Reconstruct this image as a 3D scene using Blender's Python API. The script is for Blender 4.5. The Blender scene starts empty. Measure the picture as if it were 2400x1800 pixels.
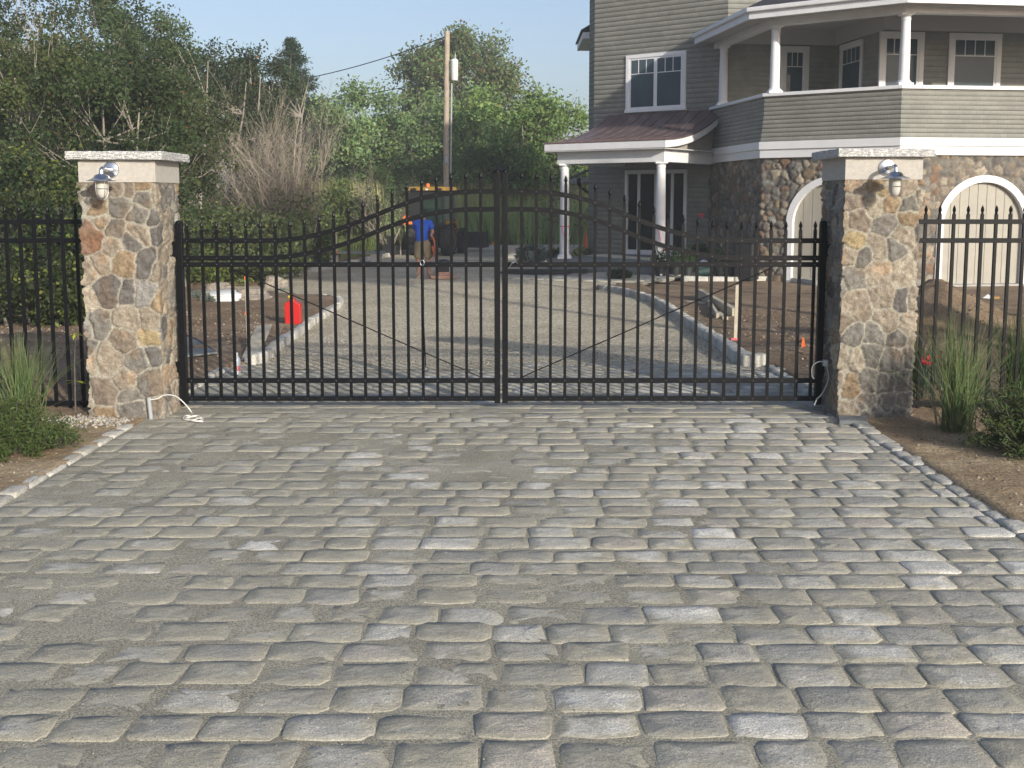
import bpy, bmesh, math, random
import numpy as np
from mathutils import Vector, Matrix
R = math.radians
sc = bpy.context.scene
COL = sc.collection

# ------------------------------------------------------------------ camera
F_PX, PITCH, EYE, CY0 = 2520.0, R(6.5), 1.7, 752.0     # CY0: row of the optical axis (the lens is shifted)
cd = bpy.data.cameras.new('camera'); cam = bpy.data.objects.new('camera', cd); COL.objects.link(cam)
cam.location = (0, 0, EYE); cam.rotation_euler = (math.pi/2 - PITCH, 0, 0)
cd.sensor_width = 36; cd.lens = 36*F_PX/2400; cd.shift_y = -(900-CY0)/2400; cd.clip_end = 1500; cd.clip_start = .05
sc.camera = cam
# ------------------------------------------------------------------ sky, sun, exposure
SUN_EL, SUN_AZ = R(18), R(31)          # azimuth: degrees to the right of straight behind the camera
sdir = Vector((math.sin(SUN_AZ)*math.cos(SUN_EL), -math.cos(SUN_AZ)*math.cos(SUN_EL), math.sin(SUN_EL)))
w = bpy.data.worlds.new('World'); sc.world = w; w.use_nodes = True
nt = w.node_tree; bg = nt.nodes['Background']
sky = nt.nodes.new('ShaderNodeTexSky'); sky.sky_type = 'NISHITA'; sky.sun_disc = False
sky.sun_elevation = SUN_EL; sky.sun_rotation = math.atan2(sdir.x, sdir.y)
sky.air_density = 1.0; sky.dust_density = 2.6; sky.ozone_density = 2.6; sky.altitude = 0
hs = nt.nodes.new('ShaderNodeHueSaturation'); hs.inputs['Saturation'].default_value = .88; nt.links.new(sky.outputs[0], hs.inputs['Color'])
tint = nt.nodes.new('ShaderNodeMix'); tint.data_type = 'RGBA'; tint.blend_type = 'MULTIPLY'; tint.inputs[0].default_value = 1
tint.inputs[7].default_value = (.995, .965, .995, 1); nt.links.new(hs.outputs[0], tint.inputs[6]); nt.links.new(tint.outputs[2], bg.inputs[0]); bg.inputs[1].default_value = 0.10
sd = bpy.data.lights.new('sun', 'SUN'); sd.energy = 2.85; sd.angle = R(1.2); sd.color = (1, .93, .80)
so = bpy.data.objects.new('sun', sd); COL.objects.link(so)
so.rotation_euler = sdir.to_track_quat('Z', 'Y').to_euler()
sc.view_settings.view_transform = 'Standard'; sc.view_settings.look = 'None'
sc.view_settings.exposure = 0.86; sc.view_settings.gamma = 1

# ------------------------------------------------------------------ helpers
HAZE = .0017
rng = np.random.default_rng(7); random.seed(7)
def S(r, g, b):
    f = lambda c: (c/255/12.92) if c/255 <= .04045 else ((c/255+.055)/1.055)**2.4
    return (f(r), f(g), f(b), 1)
def pray(u, v):
    x = (u-1200)/F_PX; y = (CY0-v)/F_PX
    return (x, math.cos(PITCH)+y*math.sin(PITCH), -math.sin(PITCH)+y*math.cos(PITCH))
def sm(t): t = np.clip(t, 0, 1); return t*t*(3-2*t)
def zt(y): return -.3*sm((np.asarray(y, float)-10.5)/6.5)
def ztf(y): return float(zt(y))
def G(u, v):                      # a point of the terrain seen at (u,v) of the photograph
    d = pray(u, v); z = 0
    for _ in range(30):
        t = (z-EYE)/d[2]; z = .5*z+.5*ztf(t*d[1])
    return Vector((d[0]*t, d[1]*t, z))
def PY(u, v, Y):
    d = pray(u, v); t = Y/d[1]
    return Vector((d[0]*t, Y, EYE+d[2]*t))
def hit(u, v, p, e):              # vertical plane through p along e: (distance along e, z)
    d = pray(u, v)
    # t*(dx,dy) = p + s*e
    det = d[0]*(-e[1])+e[0]*d[1]
    t = (p[0]*(-e[1])+e[0]*p[1])/det
    s = (d[0]*p[1]-d[1]*p[0])/(e[0]*d[1]-e[1]*d[0]) if abs(e[0]*d[1]-e[1]*d[0]) > 1e-9 else 0
    # solve for s from p+s e = t d
    s = ((t*d[0]-p[0])*e[0]+(t*d[1]-p[1])*e[1])
    return s, EYE+t*d[2]
def vnoise(x, y, seed=0):
    x = np.asarray(x, float); y = np.asarray(y, float)
    xi = np.floor(x).astype(np.int64); yi = np.floor(y).astype(np.int64)
    xf = x-xi; yf = y-yi; xf = xf*xf*(3-2*xf); yf = yf*yf*(3-2*yf)
    def h(a, b):
        n = (a*374761393+b*668265263+seed*1442695041) & 0x7fffffff
        n = ((n ^ (n >> 13))*1274126177) & 0x7fffffff
        n = (n ^ (n >> 16)) & 0xffff
        return n/65535.0
    return (h(xi, yi)*(1-xf)+h(xi+1, yi)*xf)*(1-yf)+(h(xi, yi+1)*(1-xf)+h(xi+1, yi+1)*xf)*yf
def fbm(x, y, seed=0, o=4):
    s = 0; a = .5; t = 0
    for k in range(o):
        s = s+a*(vnoise(x*2**k, y*2**k, seed+k)-.5); t += a; a *= .5
    return s/t*2
# materials -----------------------------------------------------------
def newmat(name):
    m = bpy.data.materials.new(name); m.use_nodes = True
    n = m.node_tree; return m, n, n.nodes['Principled BSDF']
def pm(name, c1, c2=None, scale=8, rough=.6, metal=0, bump=0, bscale=None, attr=None, spec=.5, det=4, c3=None, sp_scale=None, sp_amt=.3, transl=0):
    m, n, b = newmat(name); L = n.links
    b.inputs['Roughness'].default_value = rough; b.inputs['Metallic'].default_value = metal
    b.inputs['Specular IOR Level'].default_value = spec
    tc = n.nodes.new('ShaderNodeTexCoord')
    src = None
    if attr:
        a = n.nodes.new('ShaderNodeAttribute'); a.attribute_name = attr; src = a.outputs['Color']
    else:
        r = n.nodes.new('ShaderNodeRGB'); r.outputs[0].default_value = c1; src = r.outputs[0]
    def noise(s, d=4):
        t = n.nodes.new('ShaderNodeTexNoise'); t.inputs['Scale'].default_value = s; t.inputs['Detail'].default_value = d
        t.inputs['Roughness'].default_value = .62
        L.new(tc.outputs['Object'], t.inputs['Vector']); return t.outputs['Fac']
    if c2:
        f = noise(scale, det); rp = n.nodes.new('ShaderNodeValToRGB'); L.new(f, rp.inputs[0])
        rp.color_ramp.elements[0].position = .36; rp.color_ramp.elements[1].position = .64
        mx = n.nodes.new('ShaderNodeMix'); mx.data_type = 'RGBA'; L.new(rp.outputs[0], mx.inputs[0])
        if attr:
            mx.blend_type = 'MULTIPLY'; L.new(src, mx.inputs[6]); mx.inputs[7].default_value = c2
        else:
            L.new(src, mx.inputs[6]); mx.inputs[7].default_value = c2
        src = mx.outputs[2]
    if sp_scale:
        f = noise(sp_scale, 3); mp = n.nodes.new('ShaderNodeMapRange'); L.new(f, mp.inputs[0])
        mp.inputs[1].default_value = .3; mp.inputs[2].default_value = .7; mp.inputs[3].default_value = 1-sp_amt; mp.inputs[4].default_value = 1+sp_amt
        mx = n.nodes.new('ShaderNodeMix'); mx.data_type = 'RGBA'; mx.blend_type = 'MULTIPLY'; mx.inputs[0].default_value = 1
        L.new(src, mx.inputs[6]); cb = n.nodes.new('ShaderNodeCombineColor'); [L.new(mp.outputs[0], cb.inputs[i]) for i in range(3)]
        L.new(cb.outputs[0], mx.inputs[7]); src = mx.outputs[2]
    L.new(src, b.inputs['Base Color'])
    if bump:
        f = noise(bscale or scale, 5); bp = n.nodes.new('ShaderNodeBump'); bp.inputs['Strength'].default_value = 1
        bp.inputs['Distance'].default_value = bump; L.new(f, bp.inputs['Height']); L.new(bp.outputs[0], b.inputs['Normal'])
    if transl:
        tr = n.nodes.new('ShaderNodeBsdfTranslucent'); L.new(src, tr.inputs[0])
        ms = n.nodes.new('ShaderNodeMixShader'); ms.inputs[0].default_value = transl
        L.new(b.outputs[0], ms.inputs[1]); L.new(tr.outputs[0], ms.inputs[2])
        L.new(ms.outputs[0], n.nodes['Material Output'].inputs[0])
    return m
M = {}
M['iron'] = pm('black_powder_coat', (.0035, .004, .0055, 1), (.006, .0065, .008, 1), 30, .42, spec=.18, bump=.0005, bscale=200)
M['galv'] = pm('galvanised', (.62, .64, .67, 1), (.5, .52, .56, 1), 12, .28, metal=1)
M['frost'] = pm('frosted_glass', (.52, .50, .45, 1), None, rough=.25)
M['dullsteel'] = pm('dull_steel', (.30, .31, .32, 1), None, rough=.5)
M['twig'] = pm('dead_twig', (.235, .20, .16, 1), (.33, .29, .235, 1), 5, .95)
M['cap'] = pm('cap_granite', (.68, .67, .65, 1), (.30, .31, .32, 1), 70, .85, bump=.012, bscale=38, sp_scale=180, sp_amt=.5, det=6)
M['granite'] = pm('granite_block', (.46, .435, .395, 1), (.40, .375, .34, 1), 30, .85, sp_scale=230, sp_amt=.22, bump=.001, bscale=240)
M['stone'] = pm('field_stone', (1, 1, 1, 1), (.66, .62, .60, 1), 22, .9, attr='col', sp_scale=110, sp_amt=.32, bump=.006, bscale=60)
M['hstone'] = pm('wall_stone', (1, 1, 1, 1), (.72, .70, .68, 1), 7, .9, attr='col', sp_scale=30, sp_amt=.25, bump=.01, bscale=20)
M['cobble'] = None
M['sand'] = None
M['white'] = pm('white_paint', (.76, .765, .78, 1), (.70, .71, .73, 1), 3, .5)
M['glass'] = pm('window_glass', (.055, .08, .10, 1), (.075, .105, .125, 1), .8, .03, spec=.10)
M['darkglass'] = pm('door_glass', (.010, .012, .014, 1), (.018, .02, .022, 1), 1.2, .10, spec=.45)
M['doorpaint'] = pm('door_paint', (.36, .34, .29, 1), (.33, .31, .265, 1), 4, .6)
M['roofmetal'] = pm('copper_coat_metal', (.135, .098, .10, 1), (.19, .14, .14, 1), 2.5, .38, metal=.35)
M['slate'] = pm('roof_shingle', (.045, .043, .05, 1), (.028, .028, .034, 1), 9, .8, bump=.01, bscale=14)
M['soffit'] = pm('soffit_paint', (.48, .48, .465, 1), None, rough=.7)
M['dirt'] = None
M['curb'] = pm('curb_granite', (.50, .49, .46, 1), (.35, .34, .325, 1), 16, .9, sp_scale=120, sp_amt=.35, bump=.012, bscale=28, attr=None)
M['leaf'] = pm('leaf', (1, 1, 1, 1), None, attr='col', rough=.55, spec=.3, transl=.30)
M['needle'] = pm('needle', (1, 1, 1, 1), None, attr='col', rough=.6, spec=.2, transl=.12)
M['bark'] = pm('bark', (.10, .085, .07, 1), (.17, .155, .135, 1), 14, .95, bump=.01, bscale=30)
M['greybark'] = pm('grey_bark', (.22, .195, .165, 1), (.31, .28, .24, 1), 5, .95)
M['pole'] = pm('pole_wood', (.40, .335, .26, 1), (.32, .26, .20, 1), 5, .9)
M['rock'] = pm('boulder_rock', (.35, .30, .24, 1), (.20, .18, .16, 1), 5, .95, bump=.05, bscale=8, sp_scale=30)
M['wood'] = pm('weathered_board', (.52, .47, .37, 1), (.40, .36, .28, 1), 9, .85)
M['redplastic'] = pm('red_plastic', (.48, .014, .012, 1), None, rough=.38)
M['yellow'] = pm('yellow_plastic', (.8, .62, .03, 1), None, rough=.5)
M['orange'] = pm('orange_fluor', (.9, .17, .035, 1), None, rough=.6)
M['pink'] = pm('pink_ribbon', (.85, .12, .17, 1), None, rough=.6)
M['whiteplastic'] = pm('white_plastic', (.72, .74, .74, 1), None, rough=.4)
M['cable'] = pm('white_cable', (.78, .76, .70, 1), None, rough=.5)
M['greyplastic'] = pm('grey_plastic', (.33, .35, .36, 1), None, rough=.5)
M['bluestone'] = pm('bluestone', (.13, .15, .16, 1), (.19, .20, .20, 1), 6, .8)
M['blackplastic'] = pm('black_plastic', (.02, .022, .024, 1), None, rough=.55)
M['potgreen'] = pm('green_plastic', (.02, .05, .045, 1), None, rough=.45)
M['caseyellow'] = pm('machine_yellow', (.34, .20, .03, 1), (.28, .16, .03, 1), 6, .5)
M['machineblack'] = pm('machine_black', (.02, .021, .022, 1), None, rough=.5)
M['tyre'] = pm('tyre_rubber', (.028, .029, .031, 1), (.05, .048, .045, 1), 12, .9)
M['compactor'] = pm('worn_orange_steel', (.50, .10, .035, 1), (.36, .12, .06, 1), 9, .6)
M['plate'] = pm('dusty_steel_plate', (.45, .25, .18, 1), (.33, .20, .15, 1), 9, .7)
M['skin'] = pm('skin', (.42, .22, .15, 1), None, rough=.6)
M['hair'] = pm('dark_hair', (.02, .015, .012, 1), None, rough=.8)
M['blue'] = pm('blue_cotton', (.022, .115, .62, 1), (.018, .095, .52, 1), 8, .85, bump=.01, bscale=10)
M['khaki'] = pm('khaki_cotton', (.33, .265, .16, 1), (.27, .22, .135, 1), 8, .9, bump=.012, bscale=9)
M['shoe'] = pm('tan_leather', (.42, .33, .22, 1), None, rough=.8)
M['clear'] = pm('bottle_plastic', (.60, .66, .72, 1), None, rough=.15, spec=.8)
M['label'] = pm('bottle_label', (.62, .22, .25, 1), None, rough=.5)
M['concrete'] = pm('concrete', (.40, .39, .37, 1), (.33, .325, .31, 1), 4, .9, bump=.004, bscale=30)
M['flower'] = pm('red_petal', (.55, .02, .04, 1), None, rough=.6, transl=.3)

def sandmat():
    m, n, b = newmat('joint_sand'); L = n.links
    tc = n.nodes.new('ShaderNodeTexCoord')
    def N(s, d=5, r=.6):
        t = n.nodes.new('ShaderNodeTexNoise'); t.inputs['Scale'].default_value = s; t.inputs['Detail'].default_value = d
        t.inputs['Roughness'].default_value = r; L.new(tc.outputs['Object'], t.inputs['Vector']); return t.outputs['Fac']
    def ramp(f, a, ca, b_, cb):
        r = n.nodes.new('ShaderNodeValToRGB'); L.new(f, r.inputs[0]); e = r.color_ramp.elements
        e[0].position = a; e[0].color = ca; e[1].position = b_; e[1].color = cb; return r.outputs[0]
    c = ramp(N(1.4), .35, (.30, .282, .222, 1), .65, (.44, .418, .338, 1))
    s = ramp(N(150, 2, .5), .36, (.5, .5, .5, 1), .62, (1.22, 1.2, 1.17, 1))
    s2 = ramp(N(420, 1, .5), .3, (.65, .65, .65, 1), .7, (1.25, 1.25, 1.25, 1))
    def mul(a, b2):
        mx = n.nodes.new('ShaderNodeMix'); mx.data_type = 'RGBA'; mx.blend_type = 'MULTIPLY'; mx.inputs[0].default_value = 1
        L.new(a, mx.inputs[6]); L.new(b2, mx.inputs[7]); return mx.outputs[2]
    L.new(mul(mul(c, s), s2), b.inputs['Base Color']); b.inputs['Roughness'].default_value = .95
    bp = n.nodes.new('ShaderNodeBump'); bp.inputs['Distance'].default_value = .004; L.new(N(180, 3), bp.inputs['Height'])
    L.new(bp.outputs[0], b.inputs['Normal'])
    return m, (N, ramp, mul)
M['sand'] = sandmat()[0]
def cobblemat(name='cobble_granite', dust=.5):
    m, n, b = newmat(name); L = n.links
    tc = n.nodes.new('ShaderNodeTexCoord')
    def N(s, d=5, r=.6):
        t = n.nodes.new('ShaderNodeTexNoise'); t.inputs['Scale'].default_value = s; t.inputs['Detail'].default_value = d
        t.inputs['Roughness'].default_value = r; L.new(tc.outputs['Object'], t.inputs['Vector']); return t.outputs['Fac']
    a = n.nodes.new('ShaderNodeAttribute'); a.attribute_name = 'col'
    r = n.nodes.new('ShaderNodeValToRGB'); L.new(N(190, 2, .5), r.inputs[0]); e = r.color_ramp.elements
    e[0].position = .35; e[0].color = (.55, .55, .56, 1); e[1].position = .62; e[1].color = (1.25, 1.25, 1.24, 1)
    mx = n.nodes.new('ShaderNodeMix'); mx.data_type = 'RGBA'; mx.blend_type = 'MULTIPLY'; mx.inputs[0].default_value = 1
    L.new(a.outputs['Color'], mx.inputs[6]); L.new(r.outputs[0], mx.inputs[7])
    # sandy dust lying on the stone, thicker in patches
    def math_(op, x, y):
        q = n.nodes.new('ShaderNodeMath'); q.operation = op
        for i, v in enumerate((x, y)):
            if isinstance(v, (int, float)): q.inputs[i].default_value = v
            else: L.new(v, q.inputs[i])
        return q.outputs[0]
    sx = n.nodes.new('ShaderNodeSeparateXYZ'); L.new(tc.outputs['Object'], sx.inputs[0])
    bias = math_('MULTIPLY', sx.outputs['X'], .042)
    e1 = math_('ADD', math_('MULTIPLY', N(2.6, 3, .55), .62), math_('MULTIPLY', N(13, 5, .75), .50))
    e2 = math_('ADD', math_('MULTIPLY', a.outputs['Alpha'], .42), bias)
    ex = math_('ADD', e1, e2)
    d = n.nodes.new('ShaderNodeValToRGB'); L.new(ex, d.inputs[0]); e = d.color_ramp.elements
    e[0].position = .74; e[1].position = .97
    e[0].color = (1, 1, 1, 1); e[1].color = (0.06, .06, .06, 1)
    gr = n.nodes.new('ShaderNodeValToRGB'); L.new(N(260, 2, .5), gr.inputs[0]); e = gr.color_ramp.elements
    e[0].position = .34; e[0].color = (.22, .207, .163, 1); e[1].position = .66; e[1].color = (.48, .456, .37, 1)
    m2 = n.nodes.new('ShaderNodeMix'); m2.data_type = 'RGBA'; L.new(d.outputs[0], m2.inputs[0])
    L.new(mx.outputs[2], m2.inputs[6]); L.new(gr.outputs[0], m2.inputs[7])
    L.new(m2.outputs[2], b.inputs['Base Color']); b.inputs['Roughness'].default_value = .85
    bp = n.nodes.new('ShaderNodeBump'); bp.inputs['Distance'].default_value = .009; L.new(N(34, 6, .72), bp.inputs['Height'])
    L.new(bp.outputs[0], b.inputs['Normal'])
    return m
M['cobble'] = cobblemat()
def dirtmat():
    m, n, b = newmat('bare_soil'); L = n.links
    tc = n.nodes.new('ShaderNodeTexCoord')
    def N(s, d=6, r=.65):
        t = n.nodes.new('ShaderNodeTexNoise'); t.inputs['Scale'].default_value = s; t.inputs['Detail'].default_value = d
        t.inputs['Roughness'].default_value = r; L.new(tc.outputs['Object'], t.inputs['Vector']); return t.outputs['Fac']
    r = n.nodes.new('ShaderNodeValToRGB'); L.new(N(1.1), r.inputs[0]); e = r.color_ramp.elements
    e[0].position = .3; e[0].color = (.135, .088, .050, 1); e[1].position = .7; e[1].color = (.30, .225, .150, 1)
    k = e.new(.5); k.color = (.205, .142, .085, 1)
    s = n.nodes.new('ShaderNodeValToRGB'); L.new(N(60, 3, .6), s.inputs[0]); e = s.color_ramp.elements
    e[0].position = .3; e[0].color = (.55, .55, .55, 1); e[1].position = .72; e[1].color = (1.5, 1.5, 1.5, 1)
    mx = n.nodes.new('ShaderNodeMix'); mx.data_type = 'RGBA'; mx.blend_type = 'MULTIPLY'; mx.inputs[0].default_value = 1
    L.new(r.outputs[0], mx.inputs[6]); L.new(s.outputs[0], mx.inputs[7])
    sy = n.nodes.new('ShaderNodeSeparateXYZ'); L.new(tc.outputs['Object'], sy.inputs[0])
    ad = n.nodes.new('ShaderNodeMath'); ad.operation = 'MULTIPLY_ADD'; L.new(N(1.7), ad.inputs[0]); ad.inputs[1].default_value = 5; L.new(sy.outputs['Y'], ad.inputs[2])
    mr = n.nodes.new('ShaderNodeMapRange'); L.new(ad.outputs[0], mr.inputs[0]); mr.inputs[1].default_value = 10.2; mr.inputs[2].default_value = 12; mr.inputs[3].default_value = 1; mr.inputs[4].default_value = 0
    m3 = n.nodes.new('ShaderNodeMix'); m3.data_type = 'RGBA'; m3.blend_type = 'MULTIPLY'; L.new(mr.outputs[0], m3.inputs[0]); L.new(mx.outputs[2], m3.inputs[6]); m3.inputs[7].default_value = (1.40, 1.50, 1.50, 1)
    L.new(m3.outputs[2], b.inputs['Base Color']); b.inputs['Roughness'].default_value = .97
    bp = n.nodes.new('ShaderNodeBump'); bp.inputs['Distance'].default_value = .03; L.new(N(14), bp.inputs['Height'])
    L.new(bp.outputs[0], b.inputs['Normal'])
    return m
M['dirt'] = dirtmat()
def gravelmat():
    m, n, b = newmat('crushed_gravel'); L = n.links
    tc = n.nodes.new('ShaderNodeTexCoord')
    def N(s, d=5, r=.6):
        t = n.nodes.new('ShaderNodeTexNoise'); t.inputs['Scale'].default_value = s; t.inputs['Detail'].default_value = d
        t.inputs['Roughness'].default_value = r; L.new(tc.outputs['Object'], t.inputs['Vector']); return t.outputs['Fac']
    r = n.nodes.new('ShaderNodeValToRGB'); L.new(N(.8), r.inputs[0]); e = r.color_ramp.elements
    e[0].position = .35; e[0].color = (.37, .325, .235, 1); e[1].position = .65; e[1].color = (.52, .465, .345, 1)
    v = n.nodes.new('ShaderNodeTexVoronoi'); v.inputs['Scale'].default_value = 42; L.new(tc.outputs['Object'], v.inputs['Vector'])
    sp = n.nodes.new('ShaderNodeSeparateColor'); L.new(v.outputs['Color'], sp.inputs[0])
    mp = n.nodes.new('ShaderNodeMapRange'); L.new(sp.outputs[0], mp.inputs[0]); mp.inputs[3].default_value = .5; mp.inputs[4].default_value = 1.6
    cb = n.nodes.new('ShaderNodeCombineColor'); [L.new(mp.outputs[0], cb.inputs[i]) for i in range(3)]
    mx = n.nodes.new('ShaderNodeMix'); mx.data_type = 'RGBA'; mx.blend_type = 'MULTIPLY'; mx.inputs[0].default_value = 1
    L.new(r.outputs[0], mx.inputs[6]); L.new(cb.outputs[0], mx.inputs[7])
    L.new(mx.outputs[2], b.inputs['Base Color']); b.inputs['Roughness'].default_value = .95
    bp = n.nodes.new('ShaderNodeBump'); bp.inputs['Distance'].default_value = .012; L.new(v.outputs['Distance'], bp.inputs['Height']); bp.invert = True
    L.new(bp.outputs[0], b.inputs['Normal'])
    return m
M['gravel'] = gravelmat()
def shinglemat():
    m, n, b = newmat('grey_shingle'); L = n.links
    a = n.nodes.new('ShaderNodeAttribute'); a.attribute_name = 'uvw'
    br = n.nodes.new('ShaderNodeTexBrick'); L.new(a.outputs['Vector'], br.inputs['Vector'])
    br.inputs['Scale'].default_value = 1; br.inputs['Brick Width'].default_value = .17; br.inputs['Row Height'].default_value = .125
    br.inputs['Mortar Size'].default_value = .0022; br.offset = .5; br.squash = 1
    br.inputs['Color1'].default_value = (.235, .238, .215, 1); br.inputs['Color2'].default_value = (.270, .273, .248, 1)
    br.inputs['Mortar'].default_value = (.15, .145, .125, 1)
    t = n.nodes.new('ShaderNodeTexNoise'); t.inputs['Scale'].default_value = 1.5; t.inputs['Detail'].default_value = 5; L.new(a.outputs['Vector'], t.inputs['Vector'])
    mp = n.nodes.new('ShaderNodeMapRange'); L.new(t.outputs['Fac'], mp.inputs[0]); mp.inputs[1].default_value = .3; mp.inputs[2].default_value = .7; mp.inputs[3].default_value = .9; mp.inputs[4].default_value = 1.1
    cb = n.nodes.new('ShaderNodeCombineColor'); [L.new(mp.outputs[0], cb.inputs[i]) for i in range(3)]
    mx = n.nodes.new('ShaderNodeMix'); mx.data_type = 'RGBA'; mx.blend_type = 'MULTIPLY'; mx.inputs[0].default_value = 1
    L.new(br.outputs['Color'], mx.inputs[6]); L.new(cb.outputs[0], mx.inputs[7])
    L.new(mx.outputs[2], b.inputs['Base Color']); b.inputs['Roughness'].default_value = .85
    return m
M['shingle'] = shinglemat()

# object bookkeeping ---------------------------------------------------
def tag(o, label=None, cat=None, group=None, kind=None):
    if label: o['label'] = label
    if cat: o['category'] = cat
    if group: o['group'] = group
    if kind: o['kind'] = kind
    return o
def thing(name, loc, label, cat, group=None):
    o = bpy.data.objects.new(name, None); COL.objects.link(o); o.location = loc; o.empty_display_size = .2
    return tag(o, label, cat, group)
def wloc(o):
    l = Vector((0, 0, 0))
    while o is not None: l = l+o.location; o = o.parent
    return l
def link(name, me, parent=None, mat=None, base=None):
    o = bpy.data.objects.new(name, me); COL.objects.link(o)
    off = wloc(parent) if parent else (Vector(base) if base is not None else Vector((0, 0, 0)))
    if off.length > 0: me.transform(Matrix.Translation(-off))
    if parent: o.parent = parent
    elif base is not None: o.location = base
    if mat is not None: me.materials.append(mat)
    return o
def copytree(o, parent=None):
    c = o.copy(); COL.objects.link(c); c.parent = parent
    for ch in o.children: copytree(ch, c)
    return c
def fast(name, V, Fc, mat, parent=None, base=None, col=None, smooth=False, uvw=None):
    V = np.asarray(V, np.float32); Fc = np.asarray(Fc, np.int32)
    me = bpy.data.meshes.new(name); me.vertices.add(len(V)); me.vertices.foreach_set('co', V.ravel())
    k = Fc.shape[1]; me.loops.add(Fc.size); me.loops.foreach_set('vertex_index', Fc.ravel())
    me.polygons.add(len(Fc)); me.polygons.foreach_set('loop_start', np.arange(0, Fc.size, k, dtype=np.int32))
    if smooth: me.polygons.foreach_set('use_smooth', np.ones(len(Fc), bool))
    me.update(calc_edges=True); me.validate()
    if col is not None:
        a = me.color_attributes.new('col', 'FLOAT_COLOR', 'POINT')
        c = np.ones((len(V), 4), np.float32); col = np.asarray(col); c[:, :col.shape[1]] = col; a.data.foreach_set('color', c.ravel())
    if uvw is not None:
        a = me.attributes.new('uvw', 'FLOAT_VECTOR', 'POINT'); a.data.foreach_set('vector', np.asarray(uvw, np.float32).ravel())
    return link(name, me, parent, mat, base)
class MB:
    def __init__(s): s.v = []; s.f = []; s.c = []; s.uv = []; s.cc = None
    def add(s, vs, fs, uv=None):
        n = len(s.v); s.v += [tuple(p) for p in vs]; s.f += [tuple(i+n for i in f) for f in fs]
        if s.cc is not None: s.c += [s.cc]*len(vs)
        if uv is not None: s.uv += uv
        return s
    def hexa(s, p):      # 8 points: bottom 4 ccw, top 4 ccw
        return s.add(p, [(3, 2, 1, 0), (4, 5, 6, 7), (0, 1, 5, 4), (1, 2, 6, 5), (2, 3, 7, 6), (3, 0, 4, 7)])
    def box(s, x0, x1, y0, y1, z0, z1):
        return s.hexa([(x0, y0, z0), (x1, y0, z0), (x1, y1, z0), (x0, y1, z0), (x0, y0, z1), (x1, y0, z1), (x1, y1, z1), (x0, y1, z1)])
    def obox(s, c, ex, ey, ez, a, b, d):   # oriented box, half sizes
        c = Vector(c); ex = Vector(ex)*a; ey = Vector(ey)*b; ez = Vector(ez)*d
        return s.hexa([c-ex-ey-ez, c+ex-ey-ez, c+ex+ey-ez, c-ex+ey-ez, c-ex-ey+ez, c+ex-ey+ez, c+ex+ey+ez, c-ex+ey+ez])
    def slab(s, p, e, n, s0, s1, o0, o1, z0, z1):   # box in a wall frame: along e, outward n
        q = lambda a, o, z: (p[0]+e[0]*a+n[0]*o, p[1]+e[1]*a+n[1]*o, z)
        return s.hexa([q(s0, o1, z0), q(s1, o1, z0), q(s1, o0, z0), q(s0, o0, z0), q(s0, o1, z1), q(s1, o1, z1), q(s1, o0, z1), q(s0, o0, z1)])
    def tube(s, pts, rad, n=8, cap=True):
        pts = [Vector(p) for p in pts]; rad = rad if isinstance(rad, (list, tuple)) else [rad]*len(pts)
        rings = []; prev = None
        for i, p in enumerate(pts):
            t = (pts[min(i+1, len(pts)-1)]-pts[max(i-1, 0)])
            if t.length < 1e-9: t = Vector((0, 0, 1))
            t.normalize()
            if prev is None:
                a = t.cross(Vector((0, 0, 1)));
                if a.length < .05: a = t.cross(Vector((1, 0, 0)))
            else: a = prev-t*prev.dot(t)
            a.normalize(); prev = a; b = t.cross(a)
            rings.append([p+(a*math.cos(2*math.pi*k/n)+b*math.sin(2*math.pi*k/n))*rad[i] for k in range(n)])
        vs = [q for r in rings for q in r]; fs = []
        for i in range(len(rings)-1):
            for k in range(n):
                fs.append((i*n+k, i*n+(k+1) % n, (i+1)*n+(k+1) % n, (i+1)*n+k))
        if cap: fs.append(tuple(range(n-1, -1, -1))); fs.append(tuple((len(rings)-1)*n+k for k in range(n)))
        return s.add(vs, fs)
    def lathe(s, c, prof, n=20, axis='Z', rot=None):
        vs = []; fs = []
        for r, z in prof:
            for k in range(n):
                a = 2*math.pi*k/n; p = Vector((r*math.cos(a), r*math.sin(a), z))
                if rot is not None: p = rot @ p
                vs.append(p+Vector(c))
        for i in range(len(prof)-1):
            for k in range(n): fs.append((i*n+k, i*n+(k+1) % n, (i+1)*n+(k+1) % n, (i+1)*n+k))
        fs.append(tuple(range(n-1, -1, -1))); fs.append(tuple((len(prof)-1)*n+k for k in range(n)))
        return s.add(vs, fs)
    def prism(s, poly, d):      # closed 3D polygon extruded by vector d
        n = len(poly); d = Vector(d); vs = [Vector(p) for p in poly]+[Vector(p)+d for p in poly]
        fs = [tuple(range(n-1, -1, -1)), tuple(range(n, 2*n))]+[(i, (i+1) % n, n+(i+1) % n, n+i) for i in range(n)]
        return s.add(vs, fs)
    def build(s, name, mat, parent=None, base=None, smooth=False, bevel=0, sub=0):
        me = bpy.data.meshes.new(name); me.from_pydata(s.v, [], s.f); me.update()
        if s.c and len(s.c) == len(s.v):
            a = me.color_attributes.new('col', 'FLOAT_COLOR', 'POINT')
            a.data.foreach_set('color', np.array([list(c[:3])+[1] for c in s.c], np.float32).ravel())
        if s.uv and len(s.uv) == len(s.v):
            a = me.attributes.new('uvw', 'FLOAT_VECTOR', 'POINT'); a.data.foreach_set('vector', np.array(s.uv, np.float32).ravel())
        bm = bmesh.new(); bm.from_mesh(me); bmesh.ops.recalc_face_normals(bm, faces=bm.faces); bm.to_mesh(me); bm.free()
        if smooth:
            me.polygons.foreach_set('use_smooth', np.ones(len(me.polygons), bool))
            try: me.set_sharp_from_angle(angle=R(42))
            except Exception: pass
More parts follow.
